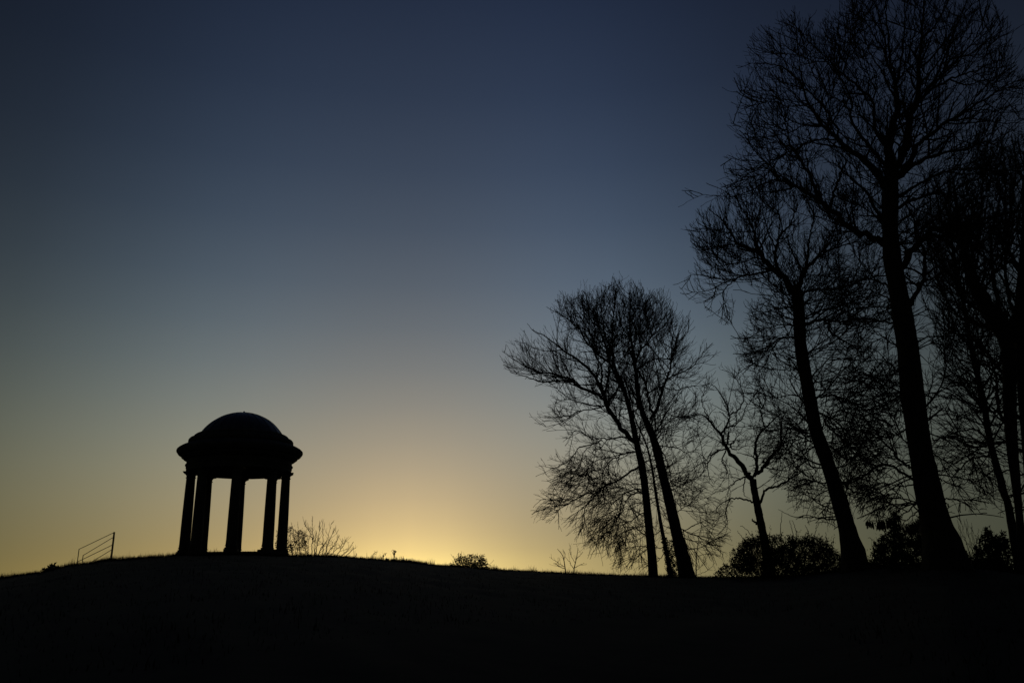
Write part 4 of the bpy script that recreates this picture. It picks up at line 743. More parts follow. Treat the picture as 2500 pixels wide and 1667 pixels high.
T6.limb('V8', (11, 3), [(682, 660), (660, 510), (642, 350), (632, 200), (615, 100)], slope=.2)
T6.limb('V8', (9, 2), [(600, 562), (540, 450), (480, 380), (400, 320), (280, 310)], slope=.4)
T6.limb('V8', (10, 2), [(830, 945), (720, 940), (640, 970), (580, 1000), (480, 1025), (320, 1040), (190, 1050)], slope=.3)
T6.limb('V8', (9, 2), [(770, 850), (700, 800), (560, 800), (430, 770), (300, 800), (190, 860)], slope=-.4)
T6.limb('V8', (12, 3), [(945, 1055), (820, 1050), (720, 1072), (620, 1128), (540, 1160), (450, 1240), (330, 1260)], slope=.2)
T6.limb('V8', (16, 14, 12, 9, 3), [(960, 1075), (935, 960), (880, 890), (850, 810), (790, 750), (700, 680), (600, 640), (480, 620)], slope=.5)
T6.limb('V8', (8, 2), [(620, 1000), (540, 900), (500, 800), (420, 700), (330, 680), (200, 700)], slope=-.3)
T6.limb('V8', (28, 24, 21, 19, 17, 14, 11, 8, 5, 2), [(1320, 1270), (1260, 1180), (1180, 1110), (1110, 1020), (1065, 950), (1040, 860), (1050, 780), (1012, 680), (962, 590), (900, 520), (820, 430), (700, 350)], slope=.3)
T6.limb('V8', (10, 2), [(1040, 850), (960, 760), (860, 700), (760, 560), (740, 420)], slope=.5)
T6.limb('V8', (10, 2), [(960, 590), (940, 470), (880, 350), (860, 240), (830, 150)], slope=-.3)
T6.limb('V8', (30, 24, 20, 18, 17, 15, 12, 9, 6, 4, 2), [(1335, 1120), (1275, 1060), (1225, 980), (1215, 880), (1210, 760), (1170, 710), (1080, 640), (980, 560), (880, 460), (800, 390), (720, 300), (630, 230)], slope=-.3)
T6.limb('V8', (10, 2), [(1210, 760), (1232, 680), (1240, 580), (1200, 500), (1130, 430), (1080, 330)], slope=.4)
T6.limb('V8', (9, 2), [(1222, 990), (1140, 880), (1100, 780), (1080, 690), (1030, 620)], slope=.4)
T6.limb('V8', (10, 2), [(980, 560), (1020, 430), (1040, 300), (1010, 180), (1000, 80)], slope=.3)
T6.limb('V8', (12, 3), [(1345, 700), (1290, 560), (1200, 420), (1150, 280), (1120, 150), (1060, 50)], slope=.4)
T6.limb('V8', (12, 3), [(1305, 400), (1220, 280), (1150, 150), (1060, 110), (960, 100)], slope=-.4)
T6.limb('V8', (9, 3), [(1290, 280), (1210, 130), (1130, 20), (1050, -60)], slope=.3)
T6.limb('V8', (9, 3), [(880, 460), (780, 470), (660, 420), (500, 400), (380, 390)], slope=.2)
T6.limb('W2', (52, 44, 40, 40, 36, 26, 20, 16), [(830, 610), (740, 580), (640, 540), (500, 452), (400, 362), (320, 282), (200, 212), (80, 150), (0, 118)], slope=-.2)
T6.limb('V8', (14, 12, 9, 7, 6, 5, 3, 2), [(495, 1356), (420, 1375), (330, 1420), (250, 1460), (150, 1484), (0, 1480), (-80, 1475), (-200, 1530)], slope=-.2)
T6.limb('V8', (10, 2), [(495, 1350), (400, 1268), (300, 1300), (200, 1362), (130, 1400)], slope=.3)
T6.limb('V8', (9, 2), [(510, 1350), (440, 1250), (330, 1230), (150, 1202), (90, 1190)], slope=-.3)
T6.limb('V8', (26, 21, 17, 12, 8, 5, 3), [(810, 1500), (722, 1320), (640, 1170), (580, 1090), (555, 950), (530, 800), (480, 690)], slope=.1)
T6.limb('V8', (8, 2), [(600, 1135), (470, 1060), (350, 1030), (200, 950), (150, 930)], slope=.3)
T6.limb('V8', (10, 2), [(690, 1260), (620, 1140), (500, 1200), (430, 1290), (330, 1330), (200, 1350)], slope=-.4)
T6.limb('W2', (24, 18, 14, 12, 7), [(400, 350), (420, 230), (460, 140), (480, 60), (520, -20), (480, -80)], slope=.3)
T6.limb('W2', (26, 22, 19, 16, 12, 9, 6), [(815, 470), (770, 400), (730, 320), (680, 220), (580, 132), (510, 80), (470, 30), (430, -60)], slope=.4)
T6.limb('W2', (16, 3), [(860, 935), (760, 892), (680, 880), (600, 910), (500, 980), (400, 1050)], slope=.4)
T6.limb('W2', (12, 3), [(870, 1040), (760, 990), (680, 962), (560, 990), (450, 1000)], slope=-.4)
T6.limb('W2', (16, 3), [(890, 1225), (750, 1192), (620, 1180), (450, 1172), (330, 1150)], slope=-.5)
T6.limb('W2', (10, 3), [(900, 1390), (780, 1310), (650, 1252), (500, 1230)], slope=.3)
T6.limb('V6', (15, 3), [(500, 795), (420, 740), (330, 650), (200, 480), (60, 330)], slope=-.3)
T6.limb('V6', (16, 12, 8), [(515, 880), (400, 800), (300, 765), (230, 800), (150, 860), (60, 890), (0, 900)], slope=.3)
for pts in ([(440, 430), (350, 422), (220, 380), (100, 380), (0, 350)], [(450, 540), (340, 600), (230, 560), (120, 640), (20, 620)], [(520, 895), (400, 905), (300, 880), (200, 930), (120, 960)], [(545, 1065), (450, 1000), (380, 950), (250, 1020)],
            [(470, 640), (380, 560), (300, 480), (150, 440)], [(535, 1000), (430, 1090), (340, 1150), (280, 1180)], [(440, 300), (330, 230), (200, 250), (60, 190)], [(430, 200), (300, 100), (160, 110), (40, 60)], [(548, 1050), (470, 1110), (400, 1170)]):
    T6.limb('V6', (9, 2), pts)
for pts in ([(590, 560), (680, 602), (800, 680), (900, 790), (1000, 860)], [(605, 615), (750, 590), (900, 640), (1020, 620)], [(620, 700), (720, 752), (820, 800), (910, 780)], [(685, 980), (800, 1000), (880, 1050), (950, 1050)], [(580, 480), (700, 420), (820, 460), (940, 430)],
            [(560, 330), (680, 300), (800, 330), (930, 280)], [(640, 850), (760, 900), (860, 880), (960, 940)]):
    T6.limb('V6', (9, 2), pts)
T6.limb('V6', (7, 3), [(695, 1000), (720, 1035), (700, 1062), (760, 1080)])
T6.limb('W1', (42, 40, 40, 36, 28, 24, 20, 16, 12), [(335, 910), (390, 800), (460, 712), (540, 642), (640, 620), (760, 605), (880, 570), (1020, 525), (1170, 492)], slope=-.1)
T6.limb('W1', (34, 28, 24, 20, 16, 12, 7), [(318, 1230), (420, 1080), (478, 960), (492, 850), (472, 740), (432, 640), (398, 500)], slope=.2)
T6.limb('W1', (26, 18, 15, 12, 8, 4), [(270, 500), (370, 450), (480, 410), (560, 386), (680, 390), (760, 402), (860, 370)], slope=.3)
T6.limb('W1', (26, 16, 14, 12, 11, 10, 7), [(290, 430), (440, 330), (560, 270), (680, 232), (800, 224), (920, 240), (1150, 240)], slope=-.3)
T6.limb('W1', (14, 4), [(700, 350), (820, 300), (930, 258), (1010, 240)], slope=.2)
T6.limb('W1', (14, 4), [(640, 640), (760, 720), (880, 640), (1000, 600), (1140, 640)], slope=.4)
T6.limb('W1', (14, 4), [(480, 950), (580, 880), (700, 770), (780, 740), (900, 700)], slope=-.4)
T6.build(l0=LV(.65, 3.0, 10, (30, 70), 1, .11, .04, .02, cap=2, cell=50), l1=LV(2.8, 1.9, 9, (28, 62), 1, .12, .04, .016, cap=5, cell=27), spray=dict(t0=.12, **LV(3.8, 4.6, 10, (55, 100), .9, .08, .03, .014, cap=2, cell=30, soft=20)), l2=LV(3.2, 1.4, 9, (18, 48), .9, .13, .02, .0112, cap=3, cell=12, outward=.5), l3=LV(2.5, .75, 6, (16, 44), .8, .12, .012, .0088, outward=.9), l4=LV(2.6, .34, 4, (18, 44), .6, .13, .009, .007, outward=1.0))

# ---- the wood at the right edge
PR = [(2270, 1180), (2280, 900), (2240, 640), (2210, 480), (2250, 420), (2320, 395), (2400, 345), (2450, 330), (2500, 308), (2620, 320), (2660, 1210), (2500, 1260), (2420, 1235), (2330, 1225)]
WOOD = dict(spray=dict(t0=.12, **LV(3.5, 3.8, 10, (50, 100), .9, .09, .03, .015, cap=3, cell=26)), l0=LV(.5, 4.0, 10, (25, 65), 1, .11, .045, .02, cap=2, cell=45), l1=LV(2.0, 2.4, 9, (20, 50), 1, .12, .04, .014, cap=3, cell=26), l2=LV(2.8, 1.5, 7, (18, 50), .9, .13, .02, .0105, cap=2, cell=11, outward=.5), l3=LV(2.3, 1.0, 6, (16, 42), .8, .12, .011, .008, outward=.9), l4=LV(2.0, .45, 4, (16, 42), .6, .12, .008, .0065, outward=1.0))
T7 = Tree('leaning_tree', 'slim leafless tree leaning left, between the giant trunk and the right edge', 'tree', (2490, 1395), 35.0, 17, PR, 'trees of the wood at the right edge', (.7, -.2), depth=4.0)
T7.limb('S', (25, 20, 17, 16, 15, 14, 13, 12, 11, 10, 9, 7, 5, 3), [(2495, 1420), (2481, 1345), (2461, 1230), (2450, 1200), (2416, 1070), (2404, 993), (2386, 916), (2372, 850), (2363, 800), (2352, 740), (2340, 680), (2325, 600), (2318, 540), (2300, 470)], trunk=True, toground=True, t0=.35)
for sl, pts in ((.3, [(2404, 990), (2380, 950), (2340, 920), (2290, 925)]), (-.4, [(2388, 925), (2400, 860), (2420, 800), (2428, 730)]), (.4, [(2372, 850), (2330, 800), (2310, 730), (2300, 640), (2280, 560)]), (-.3, [(2350, 735), (2380, 660), (2390, 580), (2410, 500), (2420, 430)]),
                (.2, [(2420, 1085), (2380, 1050), (2320, 1060), (2280, 1100)]), (-.5, [(2412, 1050), (2430, 1010), (2450, 960), (2470, 930)]), (.5, [(2430, 1110), (2370, 1120), (2320, 1170), (2300, 1180)])):
    T7.limb('S', (5, 1.2), pts, slope=sl)
T7.build(**dict(WOOD, spray=dict(WOOD['spray'])))
T8 = Tree('forked_tree', 'stout leafless tree with a broad fork, second from the right edge', 'tree', (2500, 1398), 32.0, 18, PR, 'trees of the wood at the right edge', (.8, -.1), depth=4.5)
T8.limb('S', (24, 17, 17, 22, 28, 29, 30, 36, 34, 28, 23, 18, 14, 11, 8, 5, 2), [(2500, 1415), (2492, 1300), (2485, 1223), (2476, 1140), (2470, 1070), (2464, 937), (2461, 851), (2440, 800), (2414, 765), (2391, 722), (2373, 684), (2360, 650), (2354, 613), (2346, 580), (2338, 520), (2330, 460), (2325, 410)], trunk=True, toground=True, t0=.45)
for w, sl, pts in ((26, -.1, [(2463, 860), (2478, 795), (2495, 735), (2512, 650), (2520, 540), (2530, 430)]), (7, .3, [(2391, 700), (2408, 660), (2436, 630), (2464, 600), (2500, 540)]), (7, -.4, [(2400, 712), (2430, 668), (2480, 628), (2520, 600)]),
                   (9, .2, [(2414, 765), (2360, 735), (2335, 695), (2328, 640), (2300, 560)]), (8, -.3, [(2360, 650), (2385, 590), (2395, 520), (2400, 440), (2420, 370)]), (8, .5, [(2440, 800), (2380, 790), (2330, 760), (2290, 690), (2270, 610)]),
                   (8, -.2, [(2470, 1060), (2440, 1000), (2430, 920), (2410, 860), (2370, 810)]), (8, .4, [(2480, 780), (2460, 700), (2450, 600), (2455, 500), (2450, 400)]), (8, -.5, [(2495, 735), (2540, 660), (2560, 560), (2550, 440)]), (7, .3, [(2466, 960), (2420, 900), (2350, 880), (2300, 840)])):
    T8.limb('S', (w, 2), pts, slope=sl)
T8.build(**dict(WOOD, spray=dict(WOOD['spray'])))
T9 = Tree('edge_tree', 'leafless tree cut by the right edge of the picture, its crown filling the corner behind', 'tree', (2528, 1400), 36.5, 19, PR, 'trees of the wood at the right edge', (.8, -.1), depth=4.5)
T9.limb('S', (34, 30, 30, 30, 29, 27, 22, 17, 12, 7, 3), [(2532, 1415), (2522, 1250), (2512, 1080), (2500, 940), (2494, 850), (2492, 770), (2498, 660), (2505, 560), (2500, 470), (2510, 390), (2515, 330)], trunk=True, toground=True, t0=.4)
for w, sl, pts in ((11, .3, [(2496, 880), (2450, 800), (2430, 700), (2420, 590), (2440, 480), (2430, 390)]), (9, -.4, [(2493, 800), (2530, 700), (2560, 600), (2570, 480), (2560, 360)]), (9, .4, [(2497, 680), (2460, 600), (2470, 500), (2480, 400), (2470, 330)]),
                   (9, -.2, [(2512, 1010), (2490, 1020), (2470, 1005), (2400, 1000), (2330, 960)]), (8, .5, [(2502, 950), (2440, 900), (2380, 830), (2330, 810), (2290, 740)]), (8, -.5, [(2515, 1110), (2450, 1080), (2380, 1090), (2310, 1060)]), (8, .2, [(2494, 830), (2420, 740), (2370, 640), (2340, 560), (2290, 470)])):
    T9.limb('S', (w, 2), pts, slope=sl)
T9.build(**dict(WOOD, spray=dict(WOOD['spray'])))
# ------------------------------------------------------------------ shrubs, saplings and weeds
def shrub(name, label, cat, base, dist, seed, poly, view, w, stems, group=None, up=(.6, .3), build=None, depth=1.2, t0=.15, slopes=.5):
    t = Tree(name, label, cat, base, dist, seed, poly, group, up, part='stem', limb='stem', depth=depth)
    for st in stems: t.limb(view, w, st, slope=t.rng.uniform(-slopes, slopes), free=True, name='stem', t0=t0)
    t.build(**build) if build else t.build()
    return t
SH = dict(l1=LV(4.6, .75, 6, (18, 45), 1, .12, .013, .009, minlen=.05), l2=LV(5.2, .34, 4, (20, 50), .8, .15, .009, .007, minlen=.04))
PA = [(690, 1362), (688, 1330), (700, 1300), (712, 1276), (742, 1272), (756, 1256), (768, 1256), (780, 1264), (800, 1266), (826, 1272), (830, 1290), (836, 1300), (848, 1312), (852, 1328), (866, 1334), (874, 1346), (874, 1364)]
shrub('bare_shrub', 'bare many-stemmed shrub fanning out to the right of the temple', 'shrub', (780, 1360), 46.0, 31, PA, 'V3', (8, 7, 5, 3, 2),
      [[(470, 560), (478, 450), (486, 350), (480, 260), (478, 150)], [(580, 560), (582, 420), (580, 300), (572, 185)], [(510, 560), (525, 440), (540, 350), (552, 225)], [(600, 560), (622, 440), (660, 350), (712, 240)],
       [(484, 380), (465, 330), (438, 280), (402, 222)], [(600, 560), (640, 490), (690, 430), (742, 335)], [(700, 560), (760, 460), (785, 420), (803, 375)], [(780, 560), (850, 490), (868, 470), (888, 462)], [(630, 560), (690, 490), (760, 430), (770, 360)],
       [(520, 560), (560, 470), (620, 380), (665, 215)], [(730, 560), (810, 490), (840, 450), (862, 415)], [(870, 570), (895, 535), (908, 508)], [(500, 540), (505, 440), (490, 360)]], build=SH)
ls = shrub('leafy_shrub', 'shrub still holding small leaves, close behind the right-hand columns of the temple', 'shrub', (715, 1358), 45.0, 32, [(668, 1362), (670, 1310), (678, 1292), (702, 1290), (706, 1272), (720, 1280), (728, 1276), (745, 1285), (755, 1310), (760, 1362)], 'V3', (6, 5, 3, 2),
      [[(420, 555), (410, 450), (395, 380), (388, 300)], [(330, 555), (315, 450), (300, 320), (278, 220)], [(370, 555), (355, 430), (347, 330), (343, 255)], [(325, 555), (355, 420), (410, 350), (432, 250)], [(150, 555), (150, 420), (155, 300)], [(290, 555), (275, 430), (268, 330)], [(440, 555), (440, 430), (455, 330)]], build=SH)
leaves(ls, [(670, 1358), (674, 1300), (690, 1294), (706, 1285), (724, 1290), (742, 1298), (752, 1325), (756, 1358)], 2200, .085, .8, 40, 5, M_DRYLEAF)
b = shrub('small_bush', 'small rounded bush with sparse leaves, alone on the crest right of the sunset glow', 'bush', (1148, 1386), 44.0, 33, [(1085, 1392), (1092, 1378), (1108, 1364), (1120, 1352), (1135, 1356), (1150, 1350), (1165, 1355), (1182, 1350), (1188, 1368), (1198, 1376), (1206, 1392)], 'S', (1.8, .7),
      [[(1140, 1394), (1128, 1374), (1120, 1356)], [(1146, 1394), (1140, 1372), (1136, 1356)], [(1150, 1394), (1152, 1370), (1150, 1352)], [(1156, 1394), (1168, 1370), (1180, 1352)], [(1160, 1394), (1178, 1380), (1196, 1376)], [(1132, 1394), (1112, 1382), (1096, 1378)], [(1150, 1394), (1160, 1372), (1166, 1356)], [(1128, 1394), (1116, 1376), (1108, 1366)]], build=SH)
leaves(b, [(1092, 1390), (1110, 1368), (1120, 1354), (1136, 1358), (1150, 1352), (1166, 1357), (1182, 1352), (1188, 1372), (1200, 1390)], 2600, .095, .7, 70, 5, M_LEAF)
SAP = dict(l1=LV(2.4, .8, 6, (25, 50), 1, .12, .012, .007, minlen=.08), l2=LV(3.0, .35, 4, (25, 50), .8, .15, .008, .0055))
PS = [(1335, 1405), (1338, 1355), (1355, 1330), (1400, 1332), (1428, 1345), (1432, 1405)]
t = Tree('sapling', 'bare sapling with a branch reaching left, left one of the two on the crest', 'sapling', (1381, 1400), 43.0, 34, PS, 'young saplings on the crest', (.5, .3), depth=.8)
t.limb('W5', (9, 8, 6, 3), [(290, 1500), (280, 1420), (262, 1340), (210, 1272)], trunk=True, toground=True); t.limb('W5', (5, 2), [(284, 1440), (220, 1400), (150, 1352)]); t.limb('W5', (5, 2), [(284, 1450), (240, 1440), (195, 1405)]); t.limb('W5', (4, 2), [(272, 1380), (285, 1330), (265, 1285)]); t.build(**SAP)
t = Tree('sapling', 'bare sapling with an open twiggy top, right one of the two on the crest', 'sapling', (1401, 1400), 42.6, 35, PS, 'young saplings on the crest', (.5, .3), depth=.8)
t.limb('W5', (9, 8, 6, 3), [(358, 1500), (365, 1440), (385, 1350), (398, 1262)], trunk=True, toground=True); t.limb('W5', (5, 2), [(362, 1460), (320, 1390), (285, 1350)]); t.limb('W5', (5, 2), [(366, 1440), (420, 1420), (450, 1405)]); t.limb('W5', (4, 2), [(380, 1370), (420, 1330), (440, 1310)]); t.limb('W5', (4, 2), [(372, 1400), (340, 1350), (322, 1290)]); t.build(**SAP)
t = Tree('sapling', 'tall thin sapling standing right of the ivy-clad trunk', 'sapling', (1700, 1408), 44.5, 36, [(1660, 1412), (1690, 1290), (1715, 1285), (1760, 1380), (1790, 1412)], None, (.3, 0), depth=.9)
t.limb('W5', (10, 9, 7, 5, 3), [(1425, 1535), (1424, 1420), (1430, 1320), (1446, 1200), (1466, 1098)], trunk=True, toground=True); t.limb('W5', (4, 2), [(1425, 1510), (1500, 1480), (1570, 1430)]); t.limb('W5', (4, 2), [(1425, 1470), (1480, 1420), (1530, 1330)]); t.build(**SAP)
# weeds along the crest
def weed(label, base, dist, seed, stems, nleaf, poly, size=.05):
    w = shrub('weed', label, 'weed', base, dist, seed, poly, 'V3', (5, 3), stems, 'tall weeds standing in the crest grass', depth=.5, slopes=.2)
    if nleaf: leaves(w, [(640 + x / 3.92, 1220 + y / 3.92) for x, y in poly_v3(poly)], nleaf * 6, size * 2.0, .15, 8, 2.0, M_DRYLEAF)
def poly_v3(poly): return [((x - 640) * 3.92, (y - 1220) * 3.92) for x, y in poly]
weed('single arching weed stem bending right, nearest to the bare shrub', (909, 1364), 39.5, 41, [[(1052, 590), (1058, 540), (1075, 508), (1108, 494)]], 6, [(908, 1358), (914, 1346), (924, 1344), (922, 1350), (912, 1362)], .03)
weed('short arching weed stem right of the nearest arching stem', (930, 1366), 39.6, 42, [[(1135, 595), (1148, 550), (1170, 520), (1192, 506)]], 5, [(930, 1364), (936, 1352), (945, 1347), (944, 1352), (934, 1366)], .03)
weed('upright leafy weed with a tuft at its tip, tallest of the weeds on the crest', (963, 1370), 40.0, 43, [[(1270, 605), (1266, 560), (1262, 490)], [(1270, 600), (1290, 575)]], 26, [(959, 1372), (961, 1356), (958, 1344), (964, 1343), (966, 1358), (972, 1366), (970, 1372)], .045)
weed('low leafy weed with a rounded tip, right of the tallest weed', (983, 1372), 40.2, 44, [[(1345, 610), (1340, 575), (1328, 542)], [(1345, 605), (1385, 585)]], 26, [(978, 1374), (980, 1364), (977, 1357), (983, 1357), (985, 1366), (996, 1368), (998, 1375)], .05)
weed('tiny bent weed stem, rightmost weed before the small bush', (1041, 1378), 40.6, 45, [[(1572, 625), (1574, 600), (1568, 585)]], 4, [(1039, 1380), (1040, 1370), (1043, 1370), (1043, 1380)], .03)
w = shrub('low_bramble', 'low leafy tangle among the weeds on the crest', 'bramble', (955, 1368), 39.8, 46, [(930, 1374), (935, 1362), (1005, 1370), (1008, 1378)], 'S', (1.2, .6), [[(940, 1374), (945, 1366)], [(956, 1374), (958, 1366)], [(990, 1376), (992, 1368)], [(998, 1376), (1004, 1371)]], depth=.6)
leaves(w, [(930, 1372), (940, 1364), (968, 1364), (975, 1370), (985, 1366), (1004, 1371), (1006, 1377)], 700, .09, .5, 30, 3, M_LEAF)
w = shrub('small_plant', 'small leafy plant on the left slope, left of the handrails', 'plant', (125, 1390), 36.3, 47, [(100, 1398), (104, 1388), (118, 1384), (128, 1377), (140, 1381), (146, 1392)], 'S', (1.6, .7), [[(126, 1396), (122, 1386), (108, 1388)], [(128, 1396), (129, 1386), (129, 1378)], [(130, 1396), (136, 1388), (141, 1382)], [(112, 1398), (110, 1391), (105, 1389)]], depth=.4)
leaves(w, [(104, 1394), (106, 1387), (116, 1388), (128, 1378), (134, 1380), (143, 1386), (142, 1392), (122, 1394)], 200, .13, .3, 14, 3.5, M_LEAF, 0.1)

# ---- leafy bushes under the great trees
def bush(name, label, base, dist, seed, poly, n, size, stems, depth=1.6, clumps=120, sig=9, group='dark bushes under the trees', hang=.2, cat='bush', aspect=.5):
    t = Tree(name, label, cat, base, dist, seed, poly, group, (.5, .2), part='stem', limb='stem', depth=depth + .8)
    for st in stems: t.limb('S', (3.2, .9), st, slope=t.rng.uniform(-.4, .4), free=True, name='stem')
    t.build(l1=LV(2.2, .8, 6, (25, 55), 1, .14, .014, .007), l2=LV(3.2, .35, 4, (25, 60), .8, .18, .008, .0055))
    leaves(t, poly, n, size, depth, clumps, sig, M_LEAF, hang, aspect=aspect)
    return t
B1 = [(1785, 1385), (1782, 1365), (1790, 1345), (1805, 1332), (1822, 1320), (1838, 1312), (1860, 1306), (1880, 1304), (1905, 1310), (1925, 1320), (1945, 1314), (1965, 1310), (1985, 1316), (2005, 1318), (2022, 1325), (2035, 1340), (2050, 1355), (2062, 1372), (2060, 1400), (1800, 1402)]
def ragged(poly, amp, seed):
    r = np.random.default_rng(seed); out = []
    for (x1, y1), (x2, y2) in zip(poly, poly[1:] + poly[:1]):
        out.append((x1, y1))
        for f in (.33, .67):
            k = amp * (1 if y1 < 1380 or y2 < 1380 else 0)
            out.append((x1 + (x2 - x1) * f + r.normal(0, k * .4), y1 + (y2 - y1) * f + r.normal(.15 * k, k)))
    return out
B1_OUT = ragged(B1, 6.5, 5)
b1 = bush('evergreen_bush', 'wide dark leafy bush around the foot of the crooked tree', (1920, 1400), 40.5, 51, B1_OUT, 34000, .085,
     [[(1900, 1402), (1860, 1340), (1822, 1292), (1808, 1283)], [(1910, 1402), (1908, 1330), (1906, 1285), (1910, 1250)], [(1915, 1402), (1940, 1330), (1945, 1300), (1935, 1270)], [(1930, 1402), (1965, 1330), (1972, 1300), (1966, 1280)], [(1890, 1402), (1850, 1350), (1832, 1320)], [(1990, 1402), (2020, 1350), (2038, 1310)], [(1850, 1402), (1810, 1360), (1790, 1350)], [(1920, 1402), (1936, 1320), (1928, 1268)], [(1950, 1402), (1985, 1320), (1994, 1278)], [(1830, 1402), (1822, 1330), (1800, 1296)], [(2005, 1402), (2018, 1340), (2016, 1298)], [(2010, 1402), (2030, 1350), (2034, 1320)]], 1.7, 300, 8)
sh = b1.rng; shoots = []
for _ in range(26):
    i = sh.integers(2, 19); x0, y0 = B1[i]; L = sh.uniform(6, 26); a = sh.normal(0, .5)
    u = np.linspace(-.4, 1, 16)[:, None]; shoots.append(np.array([[x0, y0]]) + u * np.array([[L * math.sin(a), -L * math.cos(a)]]) + sh.normal(0, 1.3, (16, 2)))
q = np.concatenate(shoots); P = b1.unproj(q, sh.normal(0, .5, len(q))); V, F = leaf_mesh(P - b1.base, .085, sh, 0)
link('shoots', mesh_from('shoots', V, F, M_LEAF), b1.root, 'stuff')
bush('bramble', 'low trailing bramble left of the wide dark bush, on the crest grass', (1770, 1405), 41.5, 52, [(1728, 1410), (1745, 1402), (1758, 1385), (1768, 1372), (1778, 1378), (1790, 1390), (1810, 1405), (1812, 1412)], 900, .10, [[(1790, 1408), (1770, 1385), (1766, 1372)], [(1770, 1410), (1755, 1395), (1748, 1400)], [(1800, 1408), (1790, 1380), (1784, 1366)]], .7, 40, 5)
B2 = [(2105, 1385), (2112, 1362), (2130, 1354), (2137, 1345), (2136, 1318), (2146, 1310), (2160, 1304), (2172, 1294), (2184, 1290), (2190, 1272), (2205, 1278), (2222, 1272), (2240, 1260), (2258, 1268), (2268, 1290), (2275, 1340), (2280, 1390)]
b2 = bush('evergreen_bush', 'dark leafy bush pressed against the left side of the giant trunk, with hanging leaf tufts', (2200, 1385), 31.0, 53, ragged(B2, 5, 6), 18000, .068,
     [[(2190, 1390), (2150, 1340), (2132, 1318), (2118, 1312)], [(2195, 1390), (2150, 1350), (2128, 1335)], [(2200, 1390), (2184, 1320), (2178, 1270), (2182, 1243)], [(2210, 1390), (2195, 1320), (2190, 1270), (2192, 1240)], [(2220, 1390), (2225, 1320), (2225, 1280), (2232, 1250)], [(2200, 1390), (2170, 1320), (2150, 1280), (2166, 1290)], [(2215, 1390), (2240, 1320), (2245, 1260), (2238, 1230)]], 1.2, 150, 7, aspect=.55)
leaves(b2, [(2176, 1300), (2178, 1262), (2182, 1242), (2186, 1242), (2188, 1265), (2190, 1300)], 800, .075, .3, 26, 4, M_LEAF, .5, 'climber_leaves')
leaves(b2, [(2188, 1300), (2190, 1262), (2191, 1242), (2195, 1242), (2197, 1265), (2198, 1300)], 700, .075, .3, 26, 4, M_LEAF, .5, 'climber_leaves')
b2.limbs = []
b2.limb('S', (1.6, 1.0), [(2184, 1262), (2166, 1268), (2140, 1270), (2116, 1272)], slope=0, free=True, name='stem'); b2.limb('S', (1.4, .9), [(2182, 1276), (2166, 1278), (2152, 1270)], slope=0, free=True, name='stem'); b2.build()
rg = b2.rng
for cx, cy, wd, hg, n in ((2124, 1271, 10, 16, 26), (2150, 1270, 9, 22, 30), (2171, 1266, 7, 22, 20)):
    q = np.stack([cx + rg.uniform(-wd, wd, n), cy + rg.uniform(-2, 3, n)], -1); P = b2.unproj(q, rg.uniform(-.15, .15, n))
    d = unit(np.stack([rg.normal(0, .2, n), rg.normal(0, .2, n), -np.ones(n)], -1)); s = unit(np.cross(d, rg.normal(0, 1, (n, 3)))); L = (hg * rg.uniform(.6, 1.1, n) * 31 / FPX)[:, None]
    w_ = L * .13
    V = np.stack([P, P + d * L * .35 + s * w_, P + d * L * .75 + s * w_ * .8, P + d * L, P + d * L * .75 - s * w_ * .8, P + d * L * .35 - s * w_], 1).reshape(-1, 3) - b2.base
    link('hanging_leaves', mesh_from('hanging_leaves', V, np.arange(n)[:, None] * 6 + np.arange(6)[None], M_LEAF), b2.root, 'stuff')
B3 = [(2382, 1395), (2380, 1340), (2388, 1318), (2386, 1302), (2400, 1306), (2406, 1294), (2410, 1286), (2416, 1292), (2424, 1300), (2434, 1304), (2438, 1316), (2446, 1310), (2448, 1296), (2455, 1296), (2460, 1320), (2470, 1345), (2482, 1360), (2482, 1395)]
bush('laurel_bush', 'broad-leaved bush between the giant trunk and the leaning slim tree', (2430, 1395), 33.0, 54, ragged(B3, 4, 8), 3400, .13,
     [[(2420, 1400), (2412, 1340), (2410, 1288)], [(2425, 1400), (2430, 1340), (2436, 1308)], [(2440, 1400), (2452, 1340), (2452, 1298)], [(2410, 1400), (2395, 1340), (2388, 1304)], [(2445, 1400), (2465, 1360), (2476, 1350)]], 1.0, 90, 6, hang=.1, aspect=.42)
bush('bramble', 'leafy bramble at the right foot of the giant trunk', (2345, 1380), 29.5, 55, [(2326, 1385), (2330, 1330), (2332, 1302), (2338, 1303), (2340, 1330), (2350, 1345), (2356, 1356), (2372, 1358), (2390, 1350), (2395, 1390)], 1100, .07, [[(2345, 1385), (2340, 1330), (2336, 1303)], [(2350, 1385), (2346, 1350), (2350, 1338)]], .5, 50, 5)
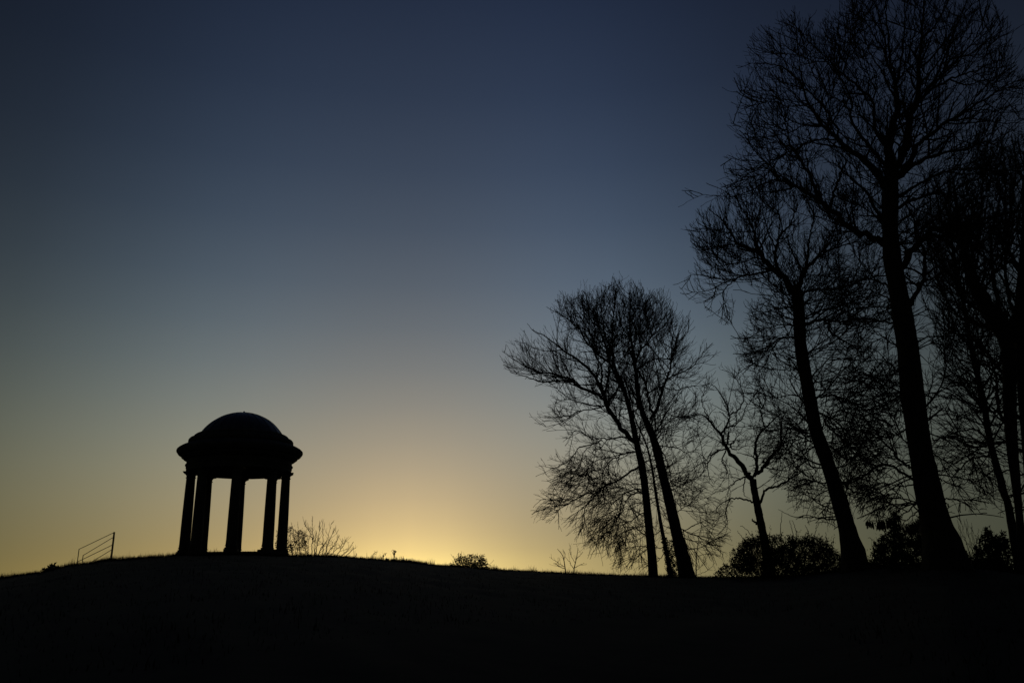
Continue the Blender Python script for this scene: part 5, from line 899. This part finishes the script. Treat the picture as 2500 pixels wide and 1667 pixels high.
wh = shrub('whip_shrub', 'bare shrub of thin upright whips beside the broad-leaved bush', 'shrub', (2380, 1375), 34.0, 56, [(2330, 1380), (2336, 1290), (2340, 1268), (2400, 1262), (2412, 1280), (2405, 1380)], 'W6', (6, 5, 3, 2),
      [[(1740, 760), (1715, 560), (1690, 400), (1688, 290)], [(1735, 760), (1690, 600), (1650, 430), (1625, 180)], [(1725, 760), (1660, 620), (1600, 470), (1530, 280)], [(1700, 760), (1620, 620), (1560, 480), (1510, 200)], [(1745, 760), (1730, 560), (1715, 420), (1700, 330)], [(1710, 760), (1640, 560), (1590, 400), (1560, 240)],
       [(1750, 760), (1740, 600), (1745, 480), (1770, 330)], [(1680, 760), (1600, 640), (1540, 560), (1490, 440)], [(1720, 760), (1690, 560), (1640, 380), (1590, 210)], [(1755, 760), (1770, 560), (1800, 420), (1830, 300)]], build=dict(l1=LV(2.2, .6, 6, (15, 40), 1, .1, .01, .006), l2=LV(2.5, .25, 4, (20, 45), .8, .15, .007, .005)), depth=1.0, slopes=.3)
for lab, base, d_, seed, poly, n in (('dark bush at the very right edge, behind the two close trunks', (2505, 1400), 35.5, 57, [(2484, 1405), (2486, 1375), (2500, 1352), (2530, 1350), (2560, 1370), (2560, 1410)], 2400), ('low dark bush between the wide bush and the tall forked tree', (2085, 1395), 36.5, 58, [(2045, 1402), (2052, 1372), (2062, 1364), (2085, 1372), (2110, 1368), (2122, 1402)], 2200)):
    bush('evergreen_bush', lab, base, d_, seed, poly, n, .08, [[(base[0], base[1] + 4), (base[0] + 4, base[1] - 20), (base[0] + 8, base[1] - 34)]], .9, 60, 6)

# low undergrowth that ties the bushes together along the wood's edge
ug = np.random.default_rng(77); n = 9000
cx = ug.uniform(1800, 2560, 130); k = ug.integers(0, 130, n); x = cx[k] + ug.normal(0, 9, n)
dist = np.interp(x, [1790, 1900, 2080, 2300, 2560], [42, 41.5, 37, 31.5, 35]) + ug.uniform(-1.2, 1.2, n)
lump = (.10 + .28 * ug.random(130) ** 2)[k]
P = np.array([at_px(a, 1400, b) for a, b in zip(x, dist)]); P[:, 2] = ground_z(P[:, 0], P[:, 1]) + np.abs(ug.normal(0, 1, n)) * lump
V, F = leaf_mesh(P, .085, ug, .1)
link('undergrowth', mesh_from('undergrowth', V, F, M_LEAF), None, 'stuff')
